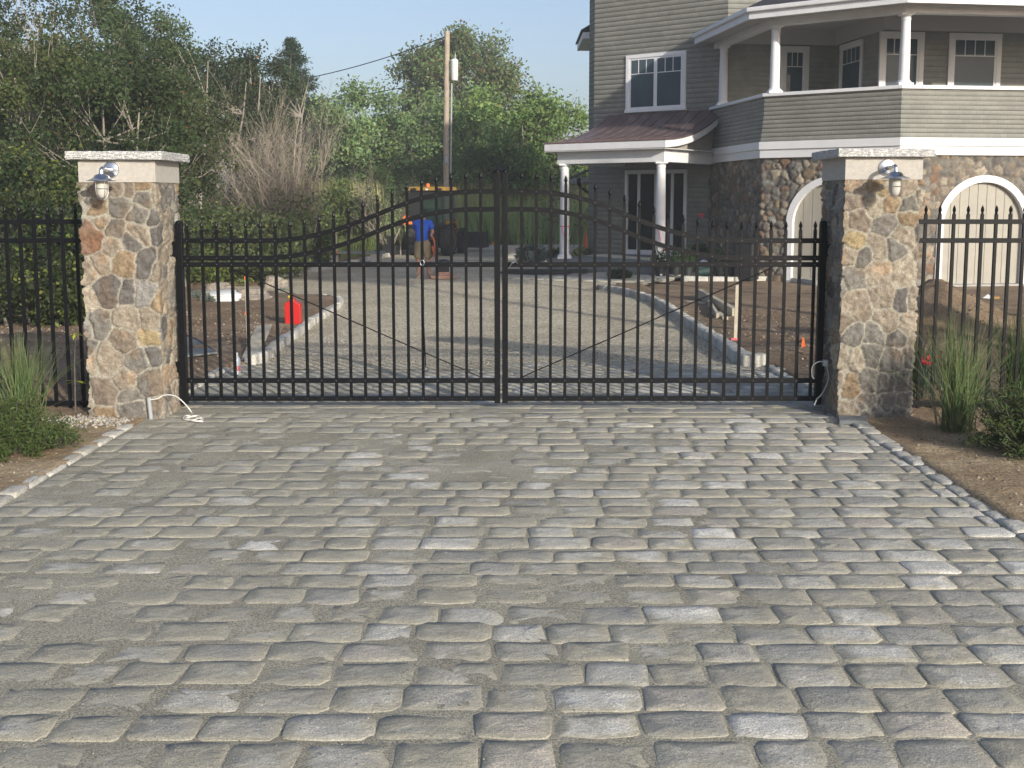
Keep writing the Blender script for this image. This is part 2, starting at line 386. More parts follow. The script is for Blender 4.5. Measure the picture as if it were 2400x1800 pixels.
        o = link(name, me, parent, mat, base)
        if bevel:
            m = o.modifiers.new('bevel', 'BEVEL'); m.width = bevel; m.segments = 2; m.limit_method = 'ANGLE'
        if sub:
            m = o.modifiers.new('sub', 'SUBSURF'); m.levels = sub; m.render_levels = sub
        return o
def inpoly(x, y, poly):
    x = np.asarray(x); y = np.asarray(y); r = np.zeros(x.shape, bool); n = len(poly); j = n-1
    for i in range(n):
        xi, yi = poly[i][0], poly[i][1]; xj, yj = poly[j][0], poly[j][1]
        c = ((yi > y) != (yj > y)) & (x < (xj-xi)*(y-yi)/(yj-yi+1e-12)+xi); r ^= c; j = i
    return r
def gridmesh(name, xs, ys, zf, mat, mask=None, **kw):
    X, Y = np.meshgrid(xs, ys); Z = zf(X, Y); nx = len(xs)
    V = np.stack([X, Y, Z], -1).reshape(-1, 3)
    i, j = np.meshgrid(np.arange(nx-1), np.arange(len(ys)-1)); a = (j*nx+i).ravel()
    Fc = np.stack([a, a+1, a+1+nx, a+nx], 1)
    if mask is not None:
        cx = (X[:-1, :-1]+X[1:, 1:])/2; cy = (Y[:-1, :-1]+Y[1:, 1:])/2
        Fc = Fc[mask(cx, cy).ravel()]
        used = np.unique(Fc); mp = -np.ones(len(V), int); mp[used] = np.arange(len(used)); V = V[used]; Fc = mp[Fc]
    return fast(name, V, Fc, mat, smooth=True, **kw)
def catmull(pts, n=10):
    P = [Vector(p) for p in pts]; P = [P[0]*2-P[1]]+P+[P[-1]*2-P[-2]]; out = []
    for i in range(1, len(P)-2):
        for k in range(n):
            t = k/n; a, b, c, d = P[i-1], P[i], P[i+1], P[i+2]
            out.append(.5*((2*b)+(c-a)*t+(2*a-5*b+4*c-d)*t*t+(3*b-a-3*c+d)*t**3))
    out.append(P[-2]); return out

# ================================================================== SETTING: ground, driveway
LX, RX = -2.84, 2.57            # inner edges of the paved driveway
YC = 10.85                      # far end of the cobbles
def Gz(u, v, dz):                 # the same for a surface dz above the terrain
    d = pray(u, v); z = 0
    for _ in range(40):
        t = (z-EYE)/d[2]; z = .5*z+.5*(ztf(t*d[1])+dz)
    return Vector((d[0]*t, d[1]*t, 0))
def zz2(x, y): return (400+x/2.765, 350+y/2.765)
left_in = [Vector((-2.72, 10.95, 0))]+[Gz(*zz2(x, y), .12) for x, y in ((600, 1300), (760, 1188), (880, 1108), (985, 1045))]
tip = [Gz(*zz2(x, y), .12) for x, y in ((1075, 990), (1098, 962), (1075, 941), (1010, 928), (900, 926))]
far_l = [G(640, 668), G(675, 649), G(780, 628), G(914, 600), G(985, 588)]
right_in = [Vector((2.60, 10.95, 0))]+[Gz(u, v+3, .12) for u, v in [(1735, 818), (1638, 757), (1601, 732), (1536, 694), (1464, 672), (1397, 662)]]
curveL = catmull(left_in+tip, 8); curveF = catmull(far_l, 8); curveR = catmull(right_in, 8)
gravel_poly = [(p.x, p.y) for p in curveL]+[(-7.5, 24.0)]+[(p.x, p.y) for p in curveF]+[(-3, 44), (4, 44), (4.5, 34)]+[(5.5, 29)]+[(2.9, 24.9)]+[(p.x, p.y) for p in reversed(curveR)]
def ground_z(X, Y):
    z = zt(Y)
    d = fbm(X*.9, Y*.9, 3)*.03+fbm(X*5, Y*5, 9)*.018
    z = z+np.where(Y < 9.2, .006, .035)+d*np.where(Y < 9.2, .8, 1)
    inn = (X > LX-.02) & (X < RX+.02) & (Y < YC+.1)
    g = inpoly(X, Y, gravel_poly)
    z = np.where(Y > 11, z+.05*sm((Y-11)/1.0)*(Y < 27), z)
    z = np.where(inn | g, zt(Y)-.10, z)
    # heaped soil behind the right-hand fence
    z = z+.70*np.exp(-((X-5.25)/.75)**2-((Y-13.2)/1.1)**2)*(1+.3*fbm(X*2.2, Y*2.2, 5))
    z = z+.16*np.exp(-((X-7.3)/1.6)**2-((Y-13.6)/1.0)**2)
    z = z+.10*np.exp(-((X-3.4)/.5)**2-((Y-11.6)/.6)**2)
    # the land rises a little under the wood at the left and beyond
    z = z+.5*sm((-X-9)/14)*sm((Y-16)/14)
    z = np.where((Y > 22) & (X > 3.0) & ~g, zt(Y)-.03, z)
    return z
def grow(a, lim, step, k=1.22):
    out = []; x = a; s = step
    while x < lim: s *= k; x += s; out.append(x)
    return out
xs = np.arange(-7.5, 8.6, .07); ys = np.arange(2.5, 20, .07)
xs = np.array([-v for v in reversed(grow(7.5, 130, .07))]+list(xs)+grow(xs[-1], 130, .07))
ys = np.array([-v for v in reversed(grow(-2.5, 75, .07, 1.35))]+list(ys)+grow(ys[-1], 150, .07, 1.12))
g = gridmesh('ground', xs, ys, ground_z, M['dirt']); tag(g, kind='structure')

# gravel sheet
gz = lambda X, Y: zt(Y)+.012*fbm(X*.7, Y*.7, 21)+.004*fbm(X*6, Y*6, 22)
gx = np.arange(-8, 6.2, .16); gy = np.concatenate([np.arange(10.6, 24, .16), np.arange(24, 45, .5)])
o = gridmesh('gravel_driveway', gx, gy, gz, M['gravel'], mask=lambda x, y: inpoly(x, y, gravel_poly) | ((x > LX) & (x < RX) & (y < 10.95) & (y > 10.6)))
tag(o, kind='structure')
# loose stones scattered on the gravel, near part
n = 15000
px = rng.uniform(-3, 3.2, n*2); py = 10.95+rng.random(n*2)**1.6*14
k = inpoly(px, py, gravel_poly); px = px[k][:n]; py = py[k][:n]
def pebbles(name, px, py, pz, rmin, rmax, mat, cols, **kw):
    n = len(px); r = rng.uniform(rmin, rmax, n)
    base = np.array([(1, 0, 0), (-1, 0, 0), (0, 1, 0), (0, -1, 0), (0, 0, .8), (0, 0, -.6)], float)
    V = base[None]*rng.uniform(.6, 1.25, (n, 6, 1))*r[:, None, None]
    a = rng.uniform(0, 6.28, n); c, s_ = np.cos(a)[:, None], np.sin(a)[:, None]
    V = np.stack([V[..., 0]*c-V[..., 1]*s_, V[..., 0]*s_+V[..., 1]*c, V[..., 2]], -1)
    V += np.stack([px, py, pz], -1)[:, None]
    f = np.array([(0, 2, 4), (2, 1, 4), (1, 3, 4), (3, 0, 4), (2, 0, 5), (1, 2, 5), (3, 1, 5), (0, 3, 5)])
    Fc = (f[None]+6*np.arange(n)[:, None, None]).reshape(-1, 3)
    ci = np.array(cols)[rng.integers(0, len(cols), n)]*rng.uniform(.75, 1.2, (n, 1))
    return fast(name, V.reshape(-1, 3), Fc, mat, col=np.repeat(ci, 6, 0), **kw)
M['pebble'] = pm('pebble', (1, 1, 1, 1), None, attr='col', rough=.9)
o = pebbles('gravel', px, py, gz(px, py)+.002, .004, .011, M['pebble'], [(.42, .37, .28), (.30, .27, .22), (.5, .46, .38), (.22, .19, .16)])
tag(o, 'loose tan and grey gravel scattered over the driveway beyond the gate', 'gravel', kind='stuff')

# joint sand sheet and cobbles
def sandz(X, Y):
    z = -.0050+.0018*fbm(X*1.1, Y*1.3, 31, 3)+.0040*fbm(X*4, Y*7, 32, 4)+.0016*np.clip(-X/2.5, -1, 1)*(Y > 3)
    z = z+.0018*np.exp(-((X+.8)/1.4)**2-((Y-6.8)/1.3)**2)
    z = z+.001*np.exp(-((X-.2)/2.0)**2-((Y-4.2)/.8)**2)
    return z
o = gridmesh('joint_sand', np.arange(LX, RX+.03, .035), np.arange(.9, YC+.05, .04), sandz, M['sand']); tag(o, kind='structure')
def stone_ring(mb_v, mb_f, mb_c, cx, cy, hx, hy, ang, top, col, tilt=(0, 0), dome=.006, zb=-.05, jit=.012, n=14, zoff=0):
    base = len(mb_v); ca, sa = math.cos(ang), math.sin(ang)
    prof = []
    e = 2.0/random.uniform(4.5, 8)
    for k in range(n):
        a = 2*math.pi*(k+.5)/n
        x = math.copysign(abs(math.cos(a))**e, math.cos(a))*hx; y = math.copysign(abs(math.sin(a))**e, math.sin(a))*hy
        j = random.uniform(-jit, jit)*.75; L = math.hypot(x, y); prof.append((x*(1+j/L), y*(1+j/L)))
    ra = random.random()
    def put(x, y, z, al=0): mb_v.append((cx+x*ca-y*sa, cy+x*sa+y*ca, z+tilt[0]*x+tilt[1]*y+zoff)); mb_c.append(tuple(col[:3])+(al*.5+ra*.5,))
    for x, y in prof: put(x*1.02, y*1.02, zb)
    for x, y in prof: put(x, y, top-.0045)
    for x, y in prof: put(x*.965, y*.955, top-.0012+random.uniform(-.0015, .0015), .25)
    for x, y in prof: put(x*.55, y*.5, top+dome+random.uniform(-.003, .003), .9)
    put(0, 0, top+dome*1.2, 1)
    for r in range(3):
        for k in range(n):
            a = base+r*n+k; b = base+r*n+(k+1) % n; mb_f.append((a, b, b+n)); mb_f.append((a, b+n, a+n))
    c = base+4*n
    for k in range(n): mb_f.append((base+3*n+k, base+3*n+(k+1) % n, c))
def cobbles(name, x0, x1, y0, y1, rowp=.187, lenp=.262, zf=None, dark=False, cols=None):
    V, Fc, C = [], [], []
    y = y0; r = 0
    while y < y1:
        rp = rowp*random.uniform(.93, 1.07); x = x0-random.uniform(0, lenp)
        wob = random.uniform(0, 6.28)
        while x < x1:
            L = lenp*random.uniform(.78, 1.22)
            a, b = max(x, x0), min(x+L, x1)
            if b-a > .06:
                cx = (a+b)/2; cyy = y+rp/2+.012*math.sin(cx*1.3+wob)+random.uniform(-.006, .006)
                gcol = random.choice([(.53, .515, .46), (.46, .445, .39), (.61, .595, .54), (.38, .37, .33), (.48, .44, .38), (.70, .685, .63), (.53, .515, .46), (.34, .335, .31)]) if not cols else random.choice(cols)
                kx = random.uniform(.9, 1.08)
                stone_ring(V, Fc, C, cx, cyy, (b-a)/2-random.uniform(.001, .006), rp/2-random.uniform(.001, .005), random.uniform(-.03, .03),
                           random.uniform(-.0050, .0012), tuple(c*kx for c in gcol), (random.uniform(-.014, .014), random.uniform(-.018, .018)),
                           dome=random.uniform(.0005, .0032), zoff=zf(cyy) if zf else 0)
            x += L
        y += rp; r += 1
    return fast(name, V, Fc, M['cobble'], col=np.array(C), smooth=True)
o = cobbles('cobblestone_driveway', LX, RX, 1.0, 8.28); tag(o, kind='structure')
o = cobbles('cobblestone_threshold', LX+.02, RX-.02, 8.29, 8.64, rowp=.17, lenp=.45, cols=[(.23, .24, .255), (.27, .275, .285), (.20, .21, .225)]); tag(o, kind='structure')
o = cobbles('cobblestone_inner_band', LX, RX, 8.66, YC, rowp=.18, lenp=.30); tag(o, kind='structure')

n = 7000; px = rng.uniform(LX, RX, n); py = rng.uniform(2.4, 8.6, n); k = fbm(px*1.5, py*1.5, 61, 3)+rng.uniform(-.3, .3, n)-px*.05 > 0; px, py = px[k], py[k]
o = pebbles('grit', px, py, np.full(len(px), .001), .0015, .0048, M['pebble'], [(.30, .28, .23), (.20, .19, .16), (.42, .40, .35), (.15, .13, .11)]); tag(o, 'fine grit left scattered on the cobblestones', 'grit', kind='stuff')
def curb(name, path, w_=.115, top=.045, step=.24, zf=None, bottom=-.12):
    V, Fc, C = [], [], []
    P = [Vector((p[0], p[1], 0)) for p in path]; acc = 0; i = 0; pos = P[0].copy(); pts = [pos.copy()]
    nxt = step*random.uniform(.8, 1.2)
    for i in range(1, len(P)):
        seg = P[i]-P[i-1]; L = seg.length; d = 0
        while acc+(L-d) >= nxt:
            d += nxt-acc; pts.append(P[i-1]+seg*(d/L)); acc = 0; nxt = step*random.uniform(.75, 1.25)
        acc += L-d
    for a, b in zip(pts[:-1], pts[1:]):
        c = (a+b)/2; L = (b-a).length; zz = (zf(c.y) if zf else 0)
        t = top+random.uniform(-.008, .008); g_ = random.uniform(.42, .60)
        stone_ring(V, Fc, C, c.x, c.y, L/2-.003, w_/2*random.uniform(.9, 1.08), math.atan2(b.y-a.y, b.x-a.x), zz+t, (g_, g_*.98, g_*.90), dome=.004,
                   tilt=(random.uniform(-.02, .02), 0), zb=zz+bottom, n=12, jit=.014)
    o = fast(name, V, Fc, M['curbstone'], col=np.array(C), smooth=True)
    return tag(o, kind='structure')
M['curbstone'] = pm('curb_granite_blocks', (1, 1, 1, 1), (.78, .76, .72, 1), 14, .9, attr='col', sp_scale=120, sp_amt=.3, bump=.01, bscale=30)
curb('kerb', [(LX-.06, 1), (LX-.06, 5), (LX-.06, 8.22)], top=.013, w_=.10)
curb('kerb', [(RX+.06, 1), (RX+.06, 8.2)], top=.008, w_=.13)
curb('kerb', [(LX-.06, 8.85), (LX-.05, 10.8)], top=.02)
curb('kerb', [(RX+.06, 8.85), (RX+.06, 10.9)], top=.03, w_=.14)
curb('kerb', curveL, w_=.115, top=.10, zf=ztf, bottom=-.02, step=.30)
curb('kerb', curveF, w_=.16, top=.12, zf=ztf, bottom=-.05, step=.35)
curb('kerb', curveR, w_=.135, top=.12, zf=ztf, bottom=-.05, step=.32)
curb('kerb', [(-2.2, 43.6), (1, 43.8), (4, 43.8), (9, 43)], w_=.2, top=.12, zf=ztf, step=.5)

# ================================================================== PILLARS
PAL0 = {'t': (.40, .33, .245), 'b': (.30, .235, .175), 'g': (.27, .255, .235), 'd': (.175, .165, .165), 'o': (.40, .27, .14), 'r': (.31, .165, .095),
       'y': (.47, .35, .15), 'l': (.48, .41, .31), 's': (.33, .335, .33), 'k': (.235, .225, .205)}
PAL = {k: tuple(.78*(c*.62+.38*sum(v)/3*(1.04, 1.0, .84)[i]) for i, c in enumerate(v)) for k, v in PAL0.items()}
MORT = np.array((.35, .335, .28))
def stone_wrap(name, path, z0, z1, res, seeds, mat, parent, closed=True, depth=.02, mort=.010, mask=None, rough=.006, warp=.02, seed=1, soft=.012, mortcol=MORT, per=None):
    # path: list of 2-D corners (outside on the right-hand side when walking); seeds (s, z, weight, colour)
    P = [np.array(p, float) for p in path]
    if closed: P = P+[P[0]]
    segs = [(P[i], P[i+1]) for i in range(len(P)-1)]; Ls = [np.linalg.norm(b-a) for a, b in segs]; tot = sum(Ls)
    ns = []
    for a, b in segs:
        e = (b-a)/np.linalg.norm(b-a); ns.append(np.array((e[1], -e[0])))
    S_, XY, NN = [], [], []; s0 = 0
    for i, ((a, b), L) in enumerate(zip(segs, Ls)):
        m = max(2, int(L/res))
        for k in range(m):
            q = k/m
            nn = ns[i]
            if k == 0 and (i > 0 or closed): nn = ns[i]+ns[i-1]
            S_.append(s0+L*q); XY.append(a+(b-a)*q); NN.append(nn)
        s0 += L
    S_.append(tot); XY.append(P[-1]); NN.append(ns[-1] if not closed else ns[-1]+ns[0])
    S_ = np.array(S_); XY = np.array(XY); NN = np.array(NN)
    zs = np.linspace(z0, z1, max(3, int((z1-z0)/res)+1))
    SS, ZZ = np.meshgrid(S_, zs)
    ws = SS+warp*fbm(SS*9, ZZ*9, seed+11, 4); wz = ZZ+warp*fbm(SS*9+50, ZZ*9, seed+17, 4)
    sd_ = np.array([(a, b, c) for a, b, c, _ in seeds], np.float32); cols = np.array([c for *_, c in seeds], float)
    flat = np.stack([ws.ravel(), wz.ravel()], 1).astype(np.float32)
    D1 = np.empty(len(flat)); D2 = np.empty(len(flat)); I1 = np.empty(len(flat), int)
    for c0 in range(0, len(flat), 4000):
        f_ = flat[c0:c0+4000]; dx = np.abs(f_[:, 0:1]-sd_[None, :, 0])
        if closed: dx = np.minimum(dx, tot-dx)
        d = np.sqrt(dx**2+(f_[:, 1:2]-sd_[None, :, 1])**2)-sd_[None, :, 2]
        i1 = d.argmin(1); r_ = np.arange(len(f_)); D1[c0:c0+4000] = d[r_, i1]; I1[c0:c0+4000] = i1
        d[r_, i1] = 9; D2[c0:c0+4000] = d.min(1)
    e = (D2-D1)/2; e = e.reshape(SS.shape); I1 = I1.reshape(SS.shape)
    k = sm((e-mort)/soft)
    tiltx = rng.uniform(-.09, .09, len(seeds)); tilty = rng.uniform(-.09, .09, len(seeds)); lift = rng.uniform(-.3, .35, len(seeds))
    H = k*depth*(1+lift[I1])+k*((SS-sd_[I1, 0])*tiltx[I1]*(np.abs(SS-sd_[I1, 0]) < .5)+(ZZ-sd_[I1, 1])*tilty[I1])
    H = H+k*rough*fbm(SS*14, ZZ*14, seed+3, 4)+k*rough*.7*fbm(SS*45, ZZ*45, seed+5, 2)+(1-k)*rough*.4*fbm(SS*18, ZZ*18, seed+6, 2)
    if closed: H[:, -1] = H[:, 0]
    V = np.empty(SS.shape+(3,)); V[..., 0] = XY[None, :, 0]+NN[None, :, 0]*H; V[..., 1] = XY[None, :, 1]+NN[None, :, 1]*H; V[..., 2] = ZZ
    cv = cols[I1]*(1+.24*fbm(SS*10, ZZ*10, seed+8, 3))[..., None]*(1+.12*fbm(SS*40, ZZ*40, seed+9, 2))[..., None]
    rust = sm((fbm(SS*6, ZZ*6, seed+30, 3)-.25)/.3)[..., None]*.5
    cv = cv*(1-rust)+rust*cv*np.array((1.25, .92, .66))
    kk = sm((e-mort*.8)/(soft*.8))[..., None]
    C = cv*kk+mortcol*(1-kk)*(1+.12*fbm(SS*20, ZZ*20, seed+40, 3))[..., None]
    nx = len(S_); i, j = np.meshgrid(np.arange(nx-1), np.arange(len(zs)-1)); a = (j*nx+i).ravel()
    Fc = np.stack([a, a+1, a+1+nx, a+nx], 1)
    if mask is not None:
        cs = (SS[:-1, :-1]+SS[1:, 1:])/2; cz = (ZZ[:-1, :-1]+ZZ[1:, 1:])/2; Fc = Fc[mask(cs, cz).ravel()]
    return fast(name, V.reshape(-1, 3), Fc, mat, parent, col=C.reshape(-1, 3), smooth=True)
def rand_seeds(s0, s1, z0, z1, w_, h_, seed, pal, wt=.03):
    rr = random.Random(seed); out = []; z = z0; r = 0
    while z < z1+h_*.5:
        s = s0+(.5*w_ if r % 2 else 0)
        while s < s1+w_*.3:
            out.append((s+rr.uniform(-.4, .4)*w_, z+rr.uniform(-.38, .38)*h_, rr.uniform(-wt, wt), (lambda f, q: tuple(c*f for c in q))(rr.uniform(.82, 1.18), PAL[rr.choice(pal)])))
            s += w_*rr.uniform(.8, 1.25)
        z += h_; r += 1
    return out
LF = [(540,330,'b',0),(655,325,'b',0),(715,325,'b',0),(795,308,'o',-.01),(815,380,'k',.02),(555,425,'o',.02),(675,425,'k',.02),(780,470,'k',0),(570,490,'t',-.005),
      (515,590,'r',.04),(650,545,'k',.02),(780,565,'t',.015),(740,612,'d',-.015),(625,640,'t',.0),(697,725,'o',.02),(815,730,'d',.03),(570,725,'t',-.01),(485,780,'t',0),
      (595,880,'d',.035),(710,905,'d',.0),(805,905,'s',.02),(500,920,'l',0),(545,1080,'k',.02),(705,1055,'t',.02),(835,1050,'t',.01),(690,1155,'b',.015),(820,1155,'y',-.012),
      (605,1270,'t',.04),(760,1275,'k',.02),(838,1235,'d',-.005),(515,1270,'l',0),(695,1380,'t',0),(820,1400,'k',.03),(575,1460,'b',.03),(720,1480,'g',0),(575,1585,'o',0),
      (735,1560,'k',.02),(850,1560,'g',0),(862,490,'d',-.015),(470,380,'g',-.01)]
RF = [(430,275,'t',0),(530,275,'o',0),(550,305,'y',-.01),(665,285,'t',.01),(425,340,'b',0),(530,355,'l',.01),(600,365,'o',0),(690,365,'k',.01),(445,440,'b',.015),(590,455,'g',.02),
      (690,430,'o',0),(660,510,'t',.01),(425,540,'y',.0),(400,600,'t',0),(545,575,'t',.015),(475,620,'k',0),(620,570,'k',-.005),(550,690,'l',.02),(670,690,'l',.025),(425,715,'g',.01),
      (440,860,'t',.045),(565,815,'t',.015),(655,835,'d',.005),(715,835,'t',-.01),(585,930,'t',.02),(685,960,'l',.015),(420,1000,'k',.01),(530,1005,'g',.01),(635,1030,'k',.005),
      (415,1130,'l',.03),(510,1110,'k',.005),(610,1130,'g',.02),(690,1130,'k',0),(410,1270,'o',.015),(495,1250,'g',.01),(575,1260,'g',0),(655,1240,'k',.01),(490,1340,'g',0),
      (590,1340,'g',0),(665,1345,'k',0),(400,1400,'t',0),(520,1405,'g',0),(640,1400,'k',0)]
def pillar(x0, x1, y0, y1, dz, hand, label, seed):
    zt_ = 1.82+dz; W, D = x1-x0, y1-y0
    t = thing('stone_pillar', (x0/2+x1/2, y0/2+y1/2, 0), label, 'gate pillar', 'stone gate pillars')
    seeds = []
    for x, y, c, wt in hand[0]:
        yt, yb = hand[1]; xl = hand[2][0]+(hand[2][1]-hand[2][0])*(y-yt)/(yb-yt); xr = hand[3][0]+(hand[3][1]-hand[3][0])*(y-yt)/(yb-yt)
        seeds.append((W*(x-xl)/(xr-xl), zt_*(1-(y-yt)/(yb-yt)), wt*.55, PAL[c]))
    seeds += rand_seeds(W+.06, 2*W+2*D-.05, .02, zt_, .135, .14, seed, 'ttlkgbdosk', .02)
    # walk anticlockwise seen from above starting at the front left corner: front, right, back, left
    stone_wrap('stonework', [(x0, y0), (x1, y0), (x1, y1), (x0, y1)], -.08, zt_, .0095, seeds, M['stone'], t, depth=.0105, mort=.0062, seed=seed, warp=.03, soft=.0045, rough=.014)
    g_ = .012
    MB().box(x0-g_, x1+g_, y0-g_, y1+g_, zt_, zt_+.17).build('frieze_block', M['granite'], t, bevel=.004)
    # rock-faced cap, a subdivided slab roughened on its edges
    c = .085; X0, X1, Y0, Y1 = x0-c+.005, x1+c-.005, y0-c+.02, y1+c-.02; za, zb = zt_+.17, zt_+.232
    bm = bmesh.new(); bmesh.ops.create_cube(bm, size=1)
    bmesh.ops.subdivide_edges(bm, edges=bm.edges[:], cuts=15, use_grid_fill=True)
    rr = random.Random(seed)
    for v in bm.verts:
        edge = max(abs(v.co.x), abs(v.co.y)) > .49
        nx_, ny_, nz_ = v.co
        v.co = Vector((X0+(nx_+.5)*(X1-X0), Y0+(ny_+.5)*(Y1-Y0), za+(nz_+.5)*(zb-za)))
        if edge and abs(nz_) < .45:
            o_ = rr.uniform(-.002, .008); v.co.x += math.copysign(o_, nx_)*(abs(nx_) > .49); v.co.y += math.copysign(o_, ny_)*(abs(ny_) > .49)
        if edge: v.co.z += rr.uniform(-.0025, .0025)
    me = bpy.data.meshes.new('cap'); bm.to_mesh(me); bm.free(); link('cap', me, t, M['cap'])
    return t
pillar(-3.275, -2.715, 8.23, 8.80, 0, (LF, (290, 1600), (458, 512), (868, 888)), 'left stone gate pillar with a rust-red stone and a pale granite cap', 11)
pillar(2.535, 3.10, 8.23, 8.82, .02, (RF, (240, 1430), (383, 350), (752, 688)), 'right stone gate pillar of tan stones in front of the garage doors', 23)

def barn_lamp(x, zc, yf, label):
    t = thing('wall_lamp', (x, yf, zc), label, 'wall lamp', 'galvanised wall lamps on the gate pillars')
    rx = Matrix.Rotation(math.pi/2, 3, 'X')
    MB().lathe((x, yf, zc), [(.062, 0), (.062, .006), (.058, .014), (.045, .018), (.02, .022), (.0005, .024)], 28, rot=rx).build('backplate', M['galv'], t, smooth=True)
    yo = yf-.20
    pts = catmull([(x, yf-.015, zc-.004), (x, yf-.09, zc-.002), (x, yf-.165, zc+.006), (x, yo+.006, zc-.004), (x, yo, zc-.028)], 6)
    MB().tube(pts, [.017]*8+[.0155]*(len(pts)-8), 12).build('arm', M['galv'], t, smooth=True)
    zr = zc-.082
    prof = [(.004, .058), (.016, .057), (.018, .047), (.040, .042), (.052, .030), (.060, .016), (.085, .006), (.104, -.001), (.106, -.005), (.102, -.004), (.08, .002), (.05, .006), (.004, .008)]
    MB().lathe((x, yo, zr), prof, 32).build('shade', M['galv'], t, smooth=True)
    gl = MB().lathe((x, yo, zr), [(.040, .003), (.041, -.07), (.038, -.10), (.028, -.122), (.012, -.133), (.001, -.135)], 24).build('glass_globe', M['frost'], t, smooth=True)
    w_ = MB()
    for k in range(4):
        a = math.pi/4+k*math.pi/2; c, s_ = math.cos(a), math.sin(a)
        w_.tube([(x+r*c, yo+r*s_, zr+z) for r, z in [(.047, .003), (.047, -.08), (.044, -.105), (.032, -.13), (.012, -.142), (0, -.144)]], .0022, 6)
    w_.tube([(x+.047*math.cos(a), yo+.047*math.sin(a), zr-.062) for a in np.linspace(0, 2*math.pi, 25)], .0022, 6)
    w_.build('guard', M['galv'], gl, smooth=True)
barn_lamp(-3.035, 1.915, 8.218, 'galvanised wall lamp on the left pillar, hood turned towards the road')
barn_lamp(2.835, 1.932, 8.218, 'galvanised wall lamp on the right pillar in front of the garage')

# ================================================================== GATE AND FENCES
GY = 8.60
def spear(mb, x, y, z, w_=.0125):      # pressed spear point on a picket
    mb.lathe((x, y, z), [(w_*.75, 0), (w_*1.0, .004), (w_*.75, .012), (w_*1.3, .032), (w_*.9, .052), (.0008, .072)], 8)
def picket(x, y, zb, ztop, parent, w_=.0125):
    mb = MB().box(x-w_, x+w_, y-w_, y+w_, zb, ztop-.07); spear(mb, x, y, ztop-.07, w_)
    return mb.build('picket', M['iron'], parent)
def uz(u, v): p = PY(u, v, GY); return p.x, p.z
TOPR = [(112,592),(299,592),(487,592),(673,592),(767,586),(862,572),(955,553),(1048,529),(1143,499),(1238,463),(1333,425),(1430,385),(1526,347),(1622,317),(1718,297),(1815,283),(1912,275),(2010,272)]
MIDR = [(112,704),(299,704),(487,704),(673,704),(767,694),(862,680),(955,660),(1048,637),(1143,609),(1238,573),(1333,535),(1430,495),(1526,459),(1622,431),(1718,411),(1815,397),(1912,390),(2010,388)]
def z2(x, y): return uz(400+x/2.765, 350+y/2.765)
topc = [z2(*p) for p in TOPR]; midc = [z2(*p) for p in MIDR]
XC = -.087
zoff_end = topc[0][1]
def curve_at(c, x): return float(np.interp(x, [p[0] for p in c], [p[1] for p in c]))
